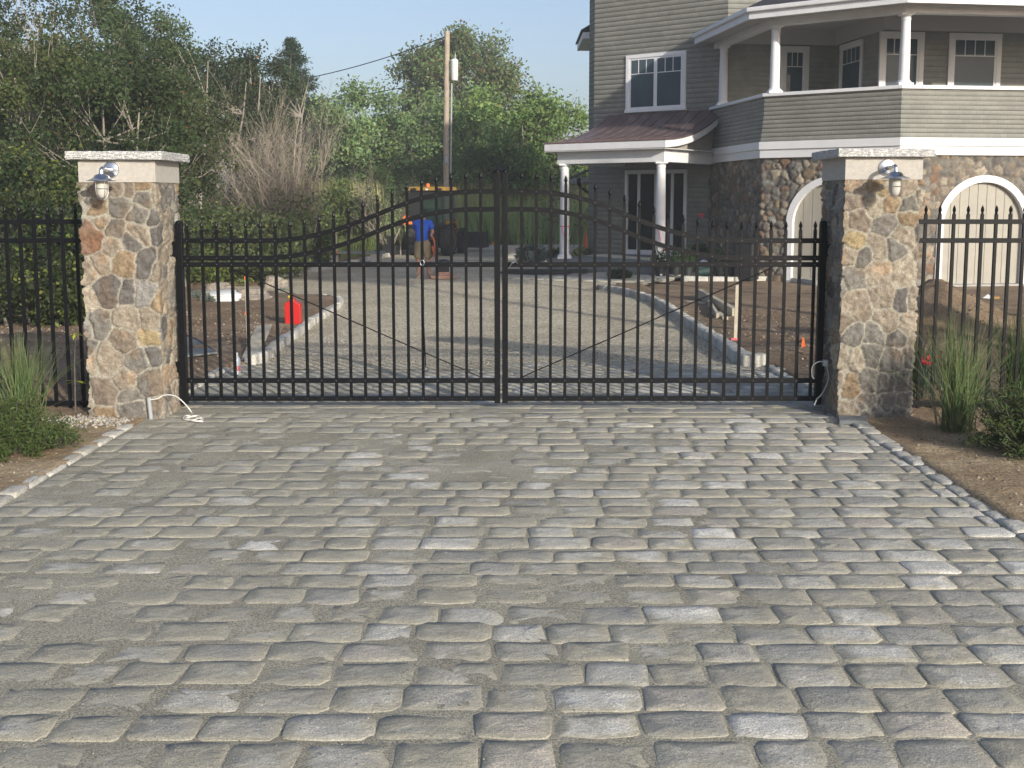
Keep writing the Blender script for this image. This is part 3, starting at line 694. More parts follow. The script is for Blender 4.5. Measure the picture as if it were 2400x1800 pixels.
def gate_leaf(side, label):
    # side -1: left leaf, +1: right leaf (mirrored about the meeting line)
    mir = (lambda x: x) if side < 0 else (lambda x: 2*XC-x)
    t = thing('gate_leaf', (mir(-2.65), GY, 0), label, 'gate', 'gate leaves')
    pxs = [(-2.592+.1171*k) for k in range(21)]
    xh = -2.655; xm = -.118
    shift = 0 if side < 0 else 0.0
    for nm, x, w_, zb, ztp in (('hinge_post', xh, .026, .04, 1.50), ('meeting_post', xm, .0235, .05, 1.905)):
        mb = MB().box(mir(x)-w_, mir(x)+w_, GY-w_, GY+w_, zb, ztp)
        mb.lathe((mir(x), GY, ztp), [(w_*1.15, 0), (w_*1.15, .01), (w_*.7, .022), (.001, .026)], 12)
        mb.build(nm, M['iron'], t, bevel=.003)
    rail_h = .0195
    def curved(c, nm):
        xs_ = np.linspace(xh+.02, xm-.02, 60); vs = []
        zz = np.array([curve_at(c, x) for x in xs_]); zz = np.convolve(np.pad(zz, 2, 'edge'), np.ones(5)/5, 'valid')
        mb = MB()
        for x, z in zip(xs_, zz):
            X = mir(x)
            vs += [(X, GY-.019, z-rail_h), (X, GY+.019, z-rail_h), (X, GY+.019, z+rail_h), (X, GY-.019, z+rail_h)]
        fs = []
        for i in range(len(xs_)-1):
            for k in range(4): fs.append((4*i+k, 4*i+(k+1) % 4, 4*i+4+(k+1) % 4, 4*i+4+k))
        mb.add(vs, fs); return mb.build(nm, M['iron'], t)
    curved(topc, 'top_rail'); curved(midc, 'arched_rail')
    for z, nm in ((1.174, 'middle_rail'), (.235, 'lower_rail'), (.088, 'bottom_rail')):
        a, b = sorted((mir(xh+.02), mir(xm-.02)))
        MB().box(a, b, GY-.0185, GY+.0185, z-.0195, z+.0195).build(nm, M['iron'], t, bevel=.002)
    ztips = []
    for k, x in enumerate(pxs):
        zr = curve_at(topc, x)
        picket(mir(x), GY, .085, zr+.155, t, .0114)
    # rivets where the pickets cross the rails
    rv = None
    for x in pxs:
        for z in (1.174, .235, .088, curve_at(topc, x), curve_at(midc, x)):
            if rv is None:
                rv = MB().lathe((mir(x), GY-.0195, z), [(.0026, 0), (.0022, .0015), (.0005, .002)], 6, rot=Matrix.Rotation(math.pi/2, 3, 'X')).build('rivet', M['dullsteel'], t); r0 = (mir(x), z)
            else:
                c = rv.copy(); COL.objects.link(c); c.parent = t; c.location = (mir(x)-r0[0], 0, z-r0[1])
    # diagonal truss rod
    a = z2(400, 772); b = z2(2005, 1470)
    MB().tube([(mir(a[0]), GY-.024, a[1]), (mir(a[0])+(mir(b[0])-mir(a[0]))*.97, GY-.024, a[1]+(b[1]-a[1])*.97+.0), (mir(b[0]), GY-.022, b[1]-.004)], .0048, 8).build('truss_rod', M['iron'], t)
    # hinge plates reaching to the pillar
    for z in (1.30, .33):
        mb = MB(); s_ = -1 if side < 0 else 1
        xe = mir(-2.735) if side < 0 else 2.545
        a_, b_ = sorted((mir(xh), xe)); mb.box(a_, b_, GY-.022, GY+.022, z-.06, z+.06)
        a_, b_ = sorted((xe-.0, xe-s_*.02)); mb.box(a_, b_, GY-.05, GY+.05, z-.09, z+.09)
        mb.build('hinge', M['iron'], t, bevel=.003)
    return t
gl_ = gate_leaf(-1, 'left leaf of the black iron gate, with a drop rod hanging near its middle')
gr_ = gate_leaf(1, 'right leaf of the black iron gate, hinged to the right stone pillar')
x0, z0 = z2(1632, 742); x1, z1 = z2(1655, 1405)
mb = MB(); mb.tube([(x0, GY-.03, z0), (x0+.002, GY-.034, z0-.3), (x1, GY-.03, z1)], .0045, 8)
mb.tube([(x1+.02*math.cos(a), GY-.03, z1-.02+.02*math.sin(a)) for a in np.linspace(0, 6.28, 13)], .003, 6)
mb.build('drop_rod', M['iron'], gl_)
mb = MB(); mb.tube([(x0+.016*math.cos(a), GY-.03, z0+.01+.022*math.sin(a)) for a in np.linspace(0, 6.28, 13)], .004, 6)
mb.build('latch_ring', M['galv'], gl_)
x0, z0 = uz(1200-13, 350+745/2.765)
mb = MB().tube([(-.02, GY-.03, 1.155), (-.0, GY-.05, 1.19), (.03, GY-.05, 1.20), (.045, GY-.03, 1.185)], .006, 8); mb.build('handle', M['galv'], gr_)

def fence(x0, x1, px0, label):
    t = thing('iron_fence', (x0 if abs(x0) < abs(x1) else x1, GY+.02, 0), label, 'fence', 'black iron fences beside the pillars')
    FY = GY+.02
    for z, nm in ((1.515, 'rail'), (1.365, 'rail'), (.045+.0, 'rail')):
        MB().box(x0, x1, FY-.017, FY+.017, z-.019, z+.019).build(nm, M['iron'], t, bevel=.002)
    proto = None; dx = .1125; n_ = int((x1-x0-.05)/dx)
    x = px0
    first = picket(px0, FY, .0, 1.645, t, .0114)
    sgn = 1 if px0-x0 < x1-px0 else -1
    k = 1
    while x0 < px0+sgn*dx*k < x1:
        c = first.copy(); COL.objects.link(c); c.parent = t; c.location.x += sgn*dx*k; k += 1
        if k % 17 == 0:
            xp = px0+sgn*dx*(k-.5); MB().box(xp-.025, xp+.025, FY-.025, FY+.025, -.1, 1.66).build('post', M['iron'], t)
fence(-8.0, -3.26, -3.37, 'black iron fence left of the left stone pillar, bushes behind it')
fence(3.09, 9.2, 3.19, 'black iron fence right of the right pillar, garage door behind it')

# ================================================================== HOUSE
PH = R(37); eB = (-math.cos(PH), math.sin(PH)); eA = (math.cos(PH-R(45)+0), -math.sin(PH-R(45))); eA = (math.cos(R(8)), math.sin(R(8)))
eC = (-math.cos(R(82)), math.sin(R(82)))
rev = lambda e: (-e[0], -e[1])
def nrm(e): return (e[1], -e[0])          # outward normal when walking left-to-right seen from outside
PAB = np.array((8.80, 24.7)); PBC = PAB+3.3*np.array(eB); PCE = PBC+4.05*np.array(eC)
eBr = rev(eB); eCr = rev(eC)
TL = PCE+3.9*np.array(eB); TR = PCE-.45*np.array(eB)
GZ = -.3
house = thing('house', (PAB[0], PAB[1], GZ), 'grey shingled house with white trim, stone ground floor and balcony porch', 'house')
def shingle_wall(segs, z0, z1, parent, name='wall', course=.14, proj=.011, flare=0, holes=None):
    # segs: list of plan points left to right; one mesh
    V, Fc, UV = [], [], []; s0 = 0; nseg = len(segs)-1
    N_ = []
    for i in range(nseg):
        e = np.array(segs[i+1])-np.array(segs[i]); e /= np.linalg.norm(e); N_.append(np.array(nrm(e)))
    def vn(i):
        if i == 0: return N_[0]
        if i == nseg: return N_[-1]
        a = N_[i-1]+N_[i]; return a/(1+N_[i-1].dot(N_[i]))
    ncourse = int(math.ceil((z1-z0)/course))
    acc = [0]
    for i in range(nseg): acc.append(acc[-1]+float(np.linalg.norm(np.array(segs[i+1])-np.array(segs[i]))))
    for c in range(ncourse):
        a = z0+c*course; b = min(z1, a+course)
        fl = lambda z: flare*max(0, 1-(z-z0)/(.75*(z1-z0)))**1.6 if flare else 0
        for i in range(nseg):
            p = np.array(segs[i]); q = np.array(segs[i+1]); m, k_ = vn(i), vn(i+1); b_ = len(V)
            g_ = .012; oa = proj+fl(a); ob = proj*.55+fl(b)
            pts = [(p+m*oa, a+g_), (q+k_*oa, a+g_), (q+k_*ob, b), (p+m*ob, b)]
            pts += [(p+m*(oa-.035), a+g_*.8), (q+k_*(oa-.035), a+g_*.8)]
            pts += [(p+m*(oa-.035), a-.004), (q+k_*(oa-.035), a-.004)]
            for t_, z in pts: V.append((t_[0], t_[1], z))
            UV += [(acc[i], c*.125+.004, 0), (acc[i+1], c*.125+.004, 0), (acc[i+1], c*.125+.121, 0), (acc[i], c*.125+.121, 0), (acc[i], c*.125+.004, 0), (acc[i+1], c*.125+.004, 0), (acc[i], c*.125+.004, 0), (acc[i+1], c*.125+.004, 0)]
            Fc += [(b_, b_+1, b_+2, b_+3), (b_+4, b_+5, b_+1, b_), (b_+6, b_+7, b_+5, b_+4)]
    return fast(name, V, Fc, M['shingle'], parent, uvw=UV)
def band(name, segs, z0, z1, out, mat, parent, thick=.06, bevel=0):
    # trim strip that follows the plan points with mitred corners
    N_ = []; ns = len(segs)-1
    for i in range(ns):
        e = np.array(segs[i+1])-np.array(segs[i]); e /= np.linalg.norm(e); N_.append(np.array(nrm(e)))
    def vn(i):
        if i == 0: return N_[0]
        if i == ns: return N_[-1]
        a = N_[i-1]+N_[i]; return a/(1+N_[i-1].dot(N_[i]))
    V = []; Fc = []
    for i, p in enumerate(segs):
        p = np.array(p); m = vn(i)
        for o_, z in ((out, z0), (out, z1), (out-thick, z1), (out-thick, z0)):
            q = p+m*o_; V.append((q[0], q[1], z))
    for i in range(ns):
        for k in range(4): Fc.append((4*i+k, 4*i+4+k, 4*i+4+(k+1) % 4, 4*i+(k+1) % 4))
    mb = MB().add(V, Fc+[(3, 2, 1, 0), tuple(4*ns+k for k in range(4))])
    return mb.build(name, mat, parent, bevel=bevel)
PA_end = PAB+9.5*np.array(eA)
lineL = [tuple(PCE), tuple(PBC), tuple(PAB), tuple(PA_end)]        # left to right, seen from outside
# ---- stone ground floor with two arched garage doors
LC = float(np.linalg.norm(PCE-PBC)); LB = 3.3
sdoorB, _ = hit(1952, 560, PBC, eBr); sdoorB = LC+sdoorB
sdA, _ = hit(2302, 560, PAB, eA); sdoorA = LC+LB+sdA
HW, TOPZ = 1.13, 2.20            # half width of a doorway, crown height
def archmask(s, z):
    m = np.ones(s.shape, bool)
    for c in (sdoorB, sdoorA, sdoorA+3.4):
        zsp = TOPZ-HW*.98
        m &= ~((np.abs(s-c) < HW) & ((z < zsp) | (((s-c)/HW)**2+((z-zsp)/(HW*.98))**2 < 1)))
    return m
seeds = rand_seeds(-.1, LC+LB+9.5, GZ, 2.75, .20, .185, 77, 'tkkgdbbosrtlgd', .04)
stone_wrap('stone_wall', lineL, GZ-.05, 2.74, .034, seeds, M['hstone'], house, closed=False, depth=.035, mort=.006, mask=archmask, rough=.012, warp=.04, seed=50, soft=.022, mortcol=np.array((.16, .145, .125)))
def frame_at(s):
    if s < LC: return PCE, eCr, s
    if s < LC+LB: return PBC, eBr, s-LC
    return PAB, eA, s-LC-LB
def garage_door(sc_, nm='garage_door'):
    p, e, s = frame_at(sc_); n_ = nrm(e); zsp = TOPZ-HW*.98
    def pt(a, o, z): return (p[0]+e[0]*(s+a)+n_[0]*o, p[1]+e[1]*(s+a)+n_[1]*o, z)
    K = 24; outer, inner = [], []
    arc = [(math.cos(a), math.sin(a)) for a in np.linspace(math.pi, 0, K)]
    V = []; Fc = []
    prof = [(-(1), GZ)]+[(c, None) for c in arc]+[(1, GZ)]
    path = [(-HW, GZ)]+[(HW*c, zsp+HW*.98*s_) for c, s_ in arc]+[(HW, GZ)]
    path2 = [(-HW+.13, GZ)]+[((HW-.13)*c, zsp+(HW*.98-.13)*s_) for c, s_ in arc]+[(HW-.13, GZ)]
    n0 = len(path)
    po = [(-HW-.03, GZ)]+[((HW+.03)*c, zsp+(HW*.98+.03)*s_) for c, s_ in arc]+[(HW+.03, GZ)]
    for (a, b), (c, d) in zip(po, path2):
        V += [pt(a, .055, b), pt(c, .055, d), pt(c, -.12, d), pt(a, -.12, b)]
    for i in range(n0-1):
        for k in range(4): Fc.append((4*i+k, 4*i+(k+1) % 4, 4*i+4+(k+1) % 4, 4*i+4+k))
    d = MB().add([pt(x, -.10, z) for x, z in path2], [tuple(range(len(path2)))])
    # plank panels: vertical boards with grooves
    d2 = MB(); nb = 9; wd = 2*(HW-.13)/nb
    for k in range(nb):
        a0 = -(HW-.13)+k*wd+.006; a1 = a0+wd-.012; vs = []
        M_ = 5
        top = [(a0+(a1-a0)*q/M_) for q in range(M_+1)]
        zt2 = [zsp+(HW*.98-.135)*math.sqrt(max(0, 1-(x/(HW-.13))**2)) for x in top]
        f_ = [pt(a0, -.075, GZ+.02), pt(a1, -.075, GZ+.02)]+[pt(x, -.075, z) for x, z in reversed(list(zip(top, zt2)))]
        d2.prism(f_, (-n_[0]*.03, -n_[1]*.03, 0))
    do = d2.build(nm, M['doorpaint'], house)
    d.build('door_backing', M['doorpaint'], do)
    MB().add(V, Fc).build('arch_frame', M['white'], do, smooth=False)
    MB().slab((p[0], p[1]), e, n_, s-HW-.05, s+HW+.05, -.12, .10, GZ-.05, GZ+.015).build('door_sill', M['concrete'], do)
    return do
gd1 = garage_door(sdoorB); gd2 = garage_door(sdoorA); gd3 = garage_door(sdoorA+3.4)
p, e, s = frame_at(sdoorA); n_ = nrm(e)
c = (p[0]+e[0]*(s+.05)+n_[0]*-.05, p[1]+e[1]*(s+.05)+n_[1]*-.05, .75)
MB().obox(c, (e[0], e[1], 0), (n_[0], n_[1], 0), (0, 0, 1), .14, .02, .012).build('handle', M['iron'], gd2)
# core behind the stone so nothing is seen through
mb = MB(); inner = [np.array(PCE)+np.array((.8, 0)), np.array(PBC)+np.array((.6, .8)), np.array(PAB)+np.array((.3, .9)), np.array(PA_end)+np.array((0, .9)), np.array(PA_end)+np.array((0, 8)), np.array(PCE)+np.array((.8, 3))]
mb.prism([(q[0], q[1], GZ) for q in inner], (0, 0, 3.3)).build('inner_core', M['concrete'], house)
# ---- trim bands and balcony parapet
band('lower_trim', lineL, 2.68, 2.88, .10, M['white'], house, thick=.14)
band('upper_trim', lineL, 2.885, 3.07, .135, M['white'], house, thick=.17)
shingle_wall(lineL, 3.07, 4.16, house, 'parapet', proj=.008, flare=.09, course=.104)
band('parapet_inside', lineL, 3.07, 4.15, -.02, M['white'], house, thick=.12)
band('parapet_cap', lineL, 4.16, 4.24, .07, M['white'], house, thick=.28, bevel=.008)
# ---- balcony floor, ceiling, inner walls
S1 = TR+3.15*np.array(eA); S2 = S1-2.87*np.array(eC); S3 = S2+9*np.array(eA)
inn = [tuple(PCE-.02*np.array(eB)), tuple(TR), tuple(S1), tuple(S2), tuple(S3)]
fl = MB().prism([(q[0], q[1], 3.02) for q in [PCE, PBC, PAB, PA_end, S3, S2, S1, TR]], (0, 0, .08)).build('balcony_floor', M['concrete'], house)
shingle_wall([tuple(TR), tuple(S1), tuple(S2), tuple(S3)], 3.1, 6.42, house, 'balcony_wall', proj=.008)
cz = 6.36
MB().prism([(q[0], q[1], cz) for q in [PCE-.2*np.array(eB), PBC, PAB, PA_end, S3+np.array((0, 2)), S2+np.array((0, 2)), S1+np.array((0, 2)), TR+np.array((.2, .3))]], (0, 0, .06)).build('balcony_ceiling', M['soffit'], house)
band('wall_frieze', [tuple(TR), tuple(S1), tuple(S2), tuple(S3)], 5.96, 6.36, .035, M['soffit'], house, thick=.06)
def off(line, d):
    N_ = []; ns = len(line)-1; out = []
    for i in range(ns):
        e = np.array(line[i+1])-np.array(line[i]); e /= np.linalg.norm(e); N_.append(np.array(nrm(e)))
    for i, p in enumerate(line):
        if i == 0: m = N_[0]
        elif i == ns: m = N_[-1]
        else: m = (N_[i-1]+N_[i])/(1+N_[i-1].dot(N_[i]))
        out.append(tuple(np.array(p)+m*d))
    return out
band('beam', lineL, 5.84, 6.40, -.03, M['white'], house, thick=.24)
band('soffit', off(lineL, .50), 6.00, 6.03, 0, M['soffit'], house, thick=.62)
band('fascia', off(lineL, .50), 5.96, 6.20, .03, M['white'], house, thick=.05)
band('gutter', off(lineL, .52), 6.12, 6.23, .09, M['white'], house, thick=.09, bevel=.02)
# sloping porch roof above the fascia
o0 = off(lineL, .60); o1 = off(lineL, -2.6)
V = [(x, y, 6.23) for x, y in o0]+[(x, y, 7.75) for x, y in o1]+[(x, y, 6.19) for x, y in o0]+[(x, y, 7.71) for x, y in o1]
Fc = [(i, i+1, i+5, i+4) for i in range(3)]+[(i+8, i+12, i+13, i+9) for i in range(3)]+[(i, i+8, i+9, i+1) for i in range(3)]+[(0, 4, 12, 8)]
MB().add(V, Fc).build('porch_roof', M['slate'], house)
# body of the house above and behind
mb = MB().prism([(q[0], q[1], 6.45) for q in [S1+np.array((.4, .6)), S2+np.array((.4, .6)), S3+np.array((0, .6)), S3+np.array((0, 2.5)), S1+np.array((.4, 1.5))]], (0, 0, 1.7)); mb.build('upper_wall', M['doorpaint'], house)
# columns
def column(x, y, z0, z1, r, parent):
    H = z1-z0
    mb = MB().box(x-r*1.42, x+r*1.42, y-r*1.42, y+r*1.42, z0, z0+.055)
    mb.lathe((x, y, z0), [(r*1.38, .055), (r*1.42, .075), (r*1.30, .10), (r*1.06, .115), (r*1.03, .15), (r, .3), (r*.985, H*.5), (r*.86, H-.20), (r*.86, H-.15), (r*.94, H-.145), (r*.94, H-.125), (r*.87, H-.12), (r*.88, H-.075), (r*1.12, H-.045), (r*1.12, H-.04)], 28)
    mb.box(x-r*1.2, x+r*1.2, y-r*1.2, y+r*1.2, z0+H-.04, z0+H)
    return mb.build('column', M['white'], parent, smooth=True)
li = off(lineL, -.14)
def on_line(i, u, v):      # point where the sight line u meets inset segment i
    p = np.array(li[i]); q = np.array(li[i+1]); e = (q-p)/np.linalg.norm(q-p); s, z = hit(u, v, p, e); return p+e*s
for i, u, v in ((0, 1694, 250), (1, 1815, 215), (2, 2118, 190)):
    q = on_line(i, u, v); column(q[0], q[1], 4.24, 5.84, .118, house)
q = np.array(li[2])+3.6*np.array(eA); column(q[0], q[1], 4.24, 5.84, .118, house)
# ---- tower
TLL = TL+np.array((-.139, .990))*.75; TB = TLL+np.array((.6, .8))*3
towerline = [tuple(TB), tuple(TLL), tuple(TL), tuple(TR), tuple(TR+.9*np.array(eA))]
shingle_wall([tuple(TLL), tuple(TL), tuple(TR), tuple(TR+1.4*np.array(eA))], .03, 8.2, house, 'tower_wall', proj=.009, course=.14)
shingle_wall([tuple(TLL+3*np.array((.6, .8))), tuple(TLL)], .03, 8.2, house, 'tower_side_wall')
shingle_wall([tuple(TLL), tuple(TL), tuple(TR)], -.35, .03, house, 'tower_base', proj=.016, course=.128)
MB().prism([(q[0], q[1], -.3) for q in [TL+np.array((.15, .2)), TR+np.array((.1, .2)), TR+1.4*np.array(eA)+np.array((0, .2)), TR+np.array((1.5, 4)), TL+np.array((1.5, 4)), TLL+np.array((.2, .1))]], (0, 0, 8.4)).build('tower_core', M['doorpaint'], house)
nT = nrm(eBr)
def window(p, e, s0, s1, z0, z1, sashes=1, lites=4, header=.28, cas=.11, nm='window', glass='glass', depth=.0):
    n_ = nrm(e)
    W = MB()
    W.slab(p, e, n_, s0, s0+cas, -.02, .05, z0, z1).slab(p, e, n_, s1-cas, s1, -.02, .05, z0, z1)
    W.slab(p, e, n_, s0-.0, s1+.0, -.02, .056, z1, z1+cas*.9).slab(p, e, n_, s0-.02, s1+.02, -.02, .075, z0-.05, z0+.03)
    fr = W.build(nm, M['white'], house, bevel=.004)
    a0, a1 = s0+cas, s1-cas; ws = (a1-a0)/sashes
    sash = MB(); gl = MB(); mun = MB()
    for k in range(sashes):
        b0, b1 = a0+k*ws, a0+(k+1)*ws; f_ = .055
        sash.slab(p, e, n_, b0, b0+f_, -.01, .036, z0+.03, z1).slab(p, e, n_, b1-f_, b1, -.01, .036, z0+.03, z1)
        sash.slab(p, e, n_, b0+f_, b1-f_, -.01, .036, z1-f_, z1).slab(p, e, n_, b0+f_, b1-f_, -.01, .036, z0+.03, z0+.03+f_*1.3)
        zc_ = z1-(z1-z0)*header
        gl.slab(p, e, n_, b0+f_, b1-f_, -.015, .022, z0+.03+f_*1.3, z1-f_)
        mun.slab(p, e, n_, b0+f_, b1-f_, .022, .033, zc_-.011, zc_+.011)
        for q in range(1, lites):
            x = b0+f_+(b1-b0-2*f_)*q/lites; mun.slab(p, e, n_, x-.010, x+.010, .022, .032, zc_+.011, z1-f_)
    sash.build('sash', M['white'], fr); gl.build('pane', M[glass], fr); mun.build('muntin', M['white'], fr)
    return fr
# tower window, two sashes with three small lites on top
s0, zt1 = hit(1469, 131, PCE, eBr); s1, zt2 = hit(1610, 118, PCE, eBr); _, zb1 = hit(1540, 257, PCE, eBr)
window(tuple(PCE), eBr, s0, s1, zb1, (zt1+zt2)/2-.1, 2, 3, .30)
# balcony windows
for (p_, e_, ua, ub, vt, lt) in ((TR, eA, 1829, 1896, 124, 3), (S2, eA, 2062, 2166, 80, 4), (S2, eA, 2224, 2348, 73, 4)):
    a, za = hit(ua, vt, p_, e_); b, _ = hit(ub, vt, p_, e_)
    window(tuple(p_), e_, a, b, 3.15 if p_ is S2 else 3.2, 5.80, 1, lt, .17, cas=.13)
a, _ = hit(2420, 80, S2, eA); window(tuple(S2), eA, a, a+1.2, 3.2, 5.80, 1, 4, .17, cas=.13)
a, _ = hit(1972, 110, S1, eCr); b, _ = hit(2026, 100, S1, eCr); window(tuple(S1), eCr, max(.3, a), min(2.7, b), 3.2, 5.80, 1, 4, .17, cas=.12)
# corner boards
# ---- entry under the curved roof
s0, zt1 = hit(1467, 400, PCE, eBr); s1, _ = hit(1612, 400, PCE, eBr)
z0, z1 = .07, 2.42
W = MB(); c_ = .10; p = tuple(PCE); e = eBr; n_ = nrm(e)
W.slab(p, e, n_, s0, s0+c_, -.02, .06, z0, z1).slab(p, e, n_, s1-c_, s1, -.02, .06, z0, z1).slab(p, e, n_, s0, s1, -.02, .065, z1, z1+.11).slab(p, e, n_, s0, s1, -.02, .07, z0-.06, z0)
fr = W.build('entry_door', M['white'], house, bevel=.004)
wd = s1-s0-2*c_; cuts = [0, .20, .50, .80, 1]; gl = MB(); st = MB()
for k in range(4):
    a = s0+c_+wd*cuts[k]; b = s0+c_+wd*cuts[k+1]
    gl.slab(p, e, n_, a+.02, b-.02, -.015, .02, z0+.10, z1-.02)
    if k: st.slab(p, e, n_, a-(.045 if k != 2 else .03), a+(.045 if k != 2 else .03), -.01, .045, z0, z1)
st.slab(p, e, n_, s0+c_, s1-c_, -.01, .04, z0, z0+.11)
gl.build('glass', M['darkglass'], fr); st.build('stile', M['white'], fr)
# porch plan
q0 = PY(1546, 616, 28.2); FR = np.array((q0.x, q0.y)); nTv = np.array(nT)
FLp = FR+3.02*np.array(eB)
dep = float((np.array(PCE)-FR).dot(-nTv))
PF = .04
MB().prism([(q[0], q[1], GZ-.05) for q in [FR+.35*nTv-.35*np.array(eB), FR-dep*nTv-.35*np.array(eB), FLp-dep*nTv+.35*np.array(eB), FLp+.35*nTv+.35*np.array(eB)]], (0, 0, PF-GZ+.05)).build('porch_floor', M['bluestone'], house, bevel=.01)
for q in (FR, FLp): column(q[0], q[1], PF, 2.64, .135, house)
# beams
def strip(name, a, b, z0, z1, wd_, mat, bevel=0):
    a = np.array(a); b = np.array(b); e = (b-a)/np.linalg.norm(b-a); L = float(np.linalg.norm(b-a)); n2 = nrm(e)
    return MB().slab(tuple(a), tuple(e), n2, 0, L, -wd_/2, wd_/2, z0, z1).build(name, mat, house, bevel=bevel)
eBv = np.array(eB)
strip('porch_beam', FLp+.16*eBv, FR-.16*eBv, 2.64, 2.99, .27, M['white'])
strip('porch_beam', FR-.02*eBv-.14*nTv, FR-.02*eBv-(dep-.02)*nTv, 2.641, 2.991, .27, M['white'])
strip('porch_beam', FLp+.02*eBv-(dep-.02)*nTv, FLp+.02*eBv-.14*nTv, 2.641, 2.991, .27, M['white'])
MB().prism([(q[0], q[1], 2.93) for q in [FR, FR-dep*nTv, FLp-dep*nTv, FLp]], (0, 0, .03)).build('porch_ceiling', M['soffit'], house)
# curved standing-seam roof
ov = .38; A0 = FR-(.33)*eBv+ov*nTv; Wd = float(np.linalg.norm(FLp-FR))+.33+.42; run = dep+ov
def zroof(q): return 3.20+.20*q+.78*q**2.3
Q = np.linspace(0, 1, 18)
V = []; Fc = []
for q in Q:
    b0 = A0-nTv*run*q
    for sgn in (0, 1):
        b = b0+eBv*Wd*sgn; V += [(b[0], b[1], zroof(q)), (b[0], b[1], zroof(q)-.03)]
for i in range(len(Q)-1):
    k = 4*i; Fc += [(k, k+2, k+6, k+4), (k+1, k+5, k+7, k+3), (k, k+4, k+5, k+1), (k+2, k+3, k+7, k+6)]
Fc += [(0, 1, 3, 2)]
rf = MB().add(V, Fc).build('curved_roof', M['roofmetal'], house, smooth=True)
nse = 10
for k in range(nse+1):
    mb = MB()
    for i in range(len(Q)-1):
        a = A0-nTv*run*Q[i]+eBv*(Wd*k/nse); b = A0-nTv*run*Q[i+1]+eBv*(Wd*k/nse)
        e2 = eBv*.012
        mb.hexa([(a[0]-e2[0], a[1]-e2[1], zroof(Q[i])+.001), (a[0]+e2[0], a[1]+e2[1], zroof(Q[i])+.001), (b[0]+e2[0], b[1]+e2[1], zroof(Q[i+1])+.001), (b[0]-e2[0], b[1]-e2[1], zroof(Q[i+1])+.001),
                 (a[0]-e2[0], a[1]-e2[1], zroof(Q[i])+.024), (a[0]+e2[0], a[1]+e2[1], zroof(Q[i])+.024), (b[0]+e2[0], b[1]+e2[1], zroof(Q[i+1])+.024), (b[0]-e2[0], b[1]-e2[1], zroof(Q[i+1])+.024)])
    mb.build('standing_seam', M['roofmetal'], rf)
# fascia along the eave and curved rakes at both ends
strip('eave_fascia', A0+eBv*Wd-nTv*.02, A0-nTv*.02, 2.995, 3.168, .05, M['white'])
for sgn, nm in ((.03, 'rake_board'), (Wd-.03, 'rake_board')):
    V = []; Fc = []
    for q in Q:
        b = A0-nTv*(run*q)+eBv*sgn
        for o_, z in ((-.025, zroof(q)-.032), (.025, zroof(q)-.032), (.025, zroof(q)-.205), (-.025, zroof(q)-.205)):
            V.append((b[0]+eBv[0]*o_, b[1]+eBv[1]*o_, z))
    for i in range(len(Q)-1):
        for k in range(4): Fc.append((4*i+k, 4*i+(k+1) % 4, 4*i+4+(k+1) % 4, 4*i+4+k))
    MB().add(V, Fc+[(0, 1, 2, 3)]).build(nm, M['white'], house)
# gable infill at the right-hand end
b0 = FR-.10*eBv; poly = [(b0-nTv*0.1, 2.99), (b0-nTv*dep, 2.99)]+[(A0*0+b0+nTv*ov-nTv*run*q, zroof(q)-.18) for q in reversed(Q) if run*q-ov > .1]
MB().prism([(a[0], a[1], max(z, 2.992)) for a, z in poly], (eB[0]*.05, eB[1]*.05, 0)).build('gable_infill', M['doorpaint'], house)
MB().prism([(q[0], q[1], 2.96) for q in [A0, A0-nTv*run, A0-nTv*run+eBv*Wd, A0+eBv*Wd]], (0, 0, .025)).build('porch_soffit', M['soffit'], house)
# small eaves seen left of the tower: one high, one low and far
e0 = PY(1366, 50, 36); e1 = TL+np.array((.3, 2.6))
mb = MB().box(e0.x, e0.x+1.2, 36, 39, 6.90, 7.10); mb.build('high_eave', M['white'], house)
mb = MB(); mb.prism([(e0.x-.06, 35.95, 7.10), (e0.x+2.5, 35.95, 8.6), (e0.x+2.5, 39, 8.6), (e0.x-.06, 39, 7.10)], (0, 0, .07)); mb.build('high_roof', M['slate'], house)
a = PY(1349, 415, 37); zl = a.z
mb = MB().prism([(a.x, 36.5, zl), (a.x+2.2, 36.5, zl+1.0), (a.x+2.2, 41, zl+1.0), (a.x, 41, zl)], (0, 0, .06)); mb.build('low_roof', M['slate'], house)
mb = MB().box(a.x+.02, a.x+.9, 36.6, 41, zl-.18, zl-.01); mb.build('low_eave', M['soffit'], house)
MB().box(a.x+.75, a.x+2.2, 37, 41, -.4, zl).build('rear_wing', M['doorpaint'], house)
MB().tube(catmull([(a.x+.06, 36.5, zl-.05), (a.x+.10, 36.5, zl-.3), (a.x+.55, 36.6, zl-.62), (a.x+.72, 36.8, zl-.72)], 5), .045, 8).build('downpipe', M['iron'], house, smooth=True)
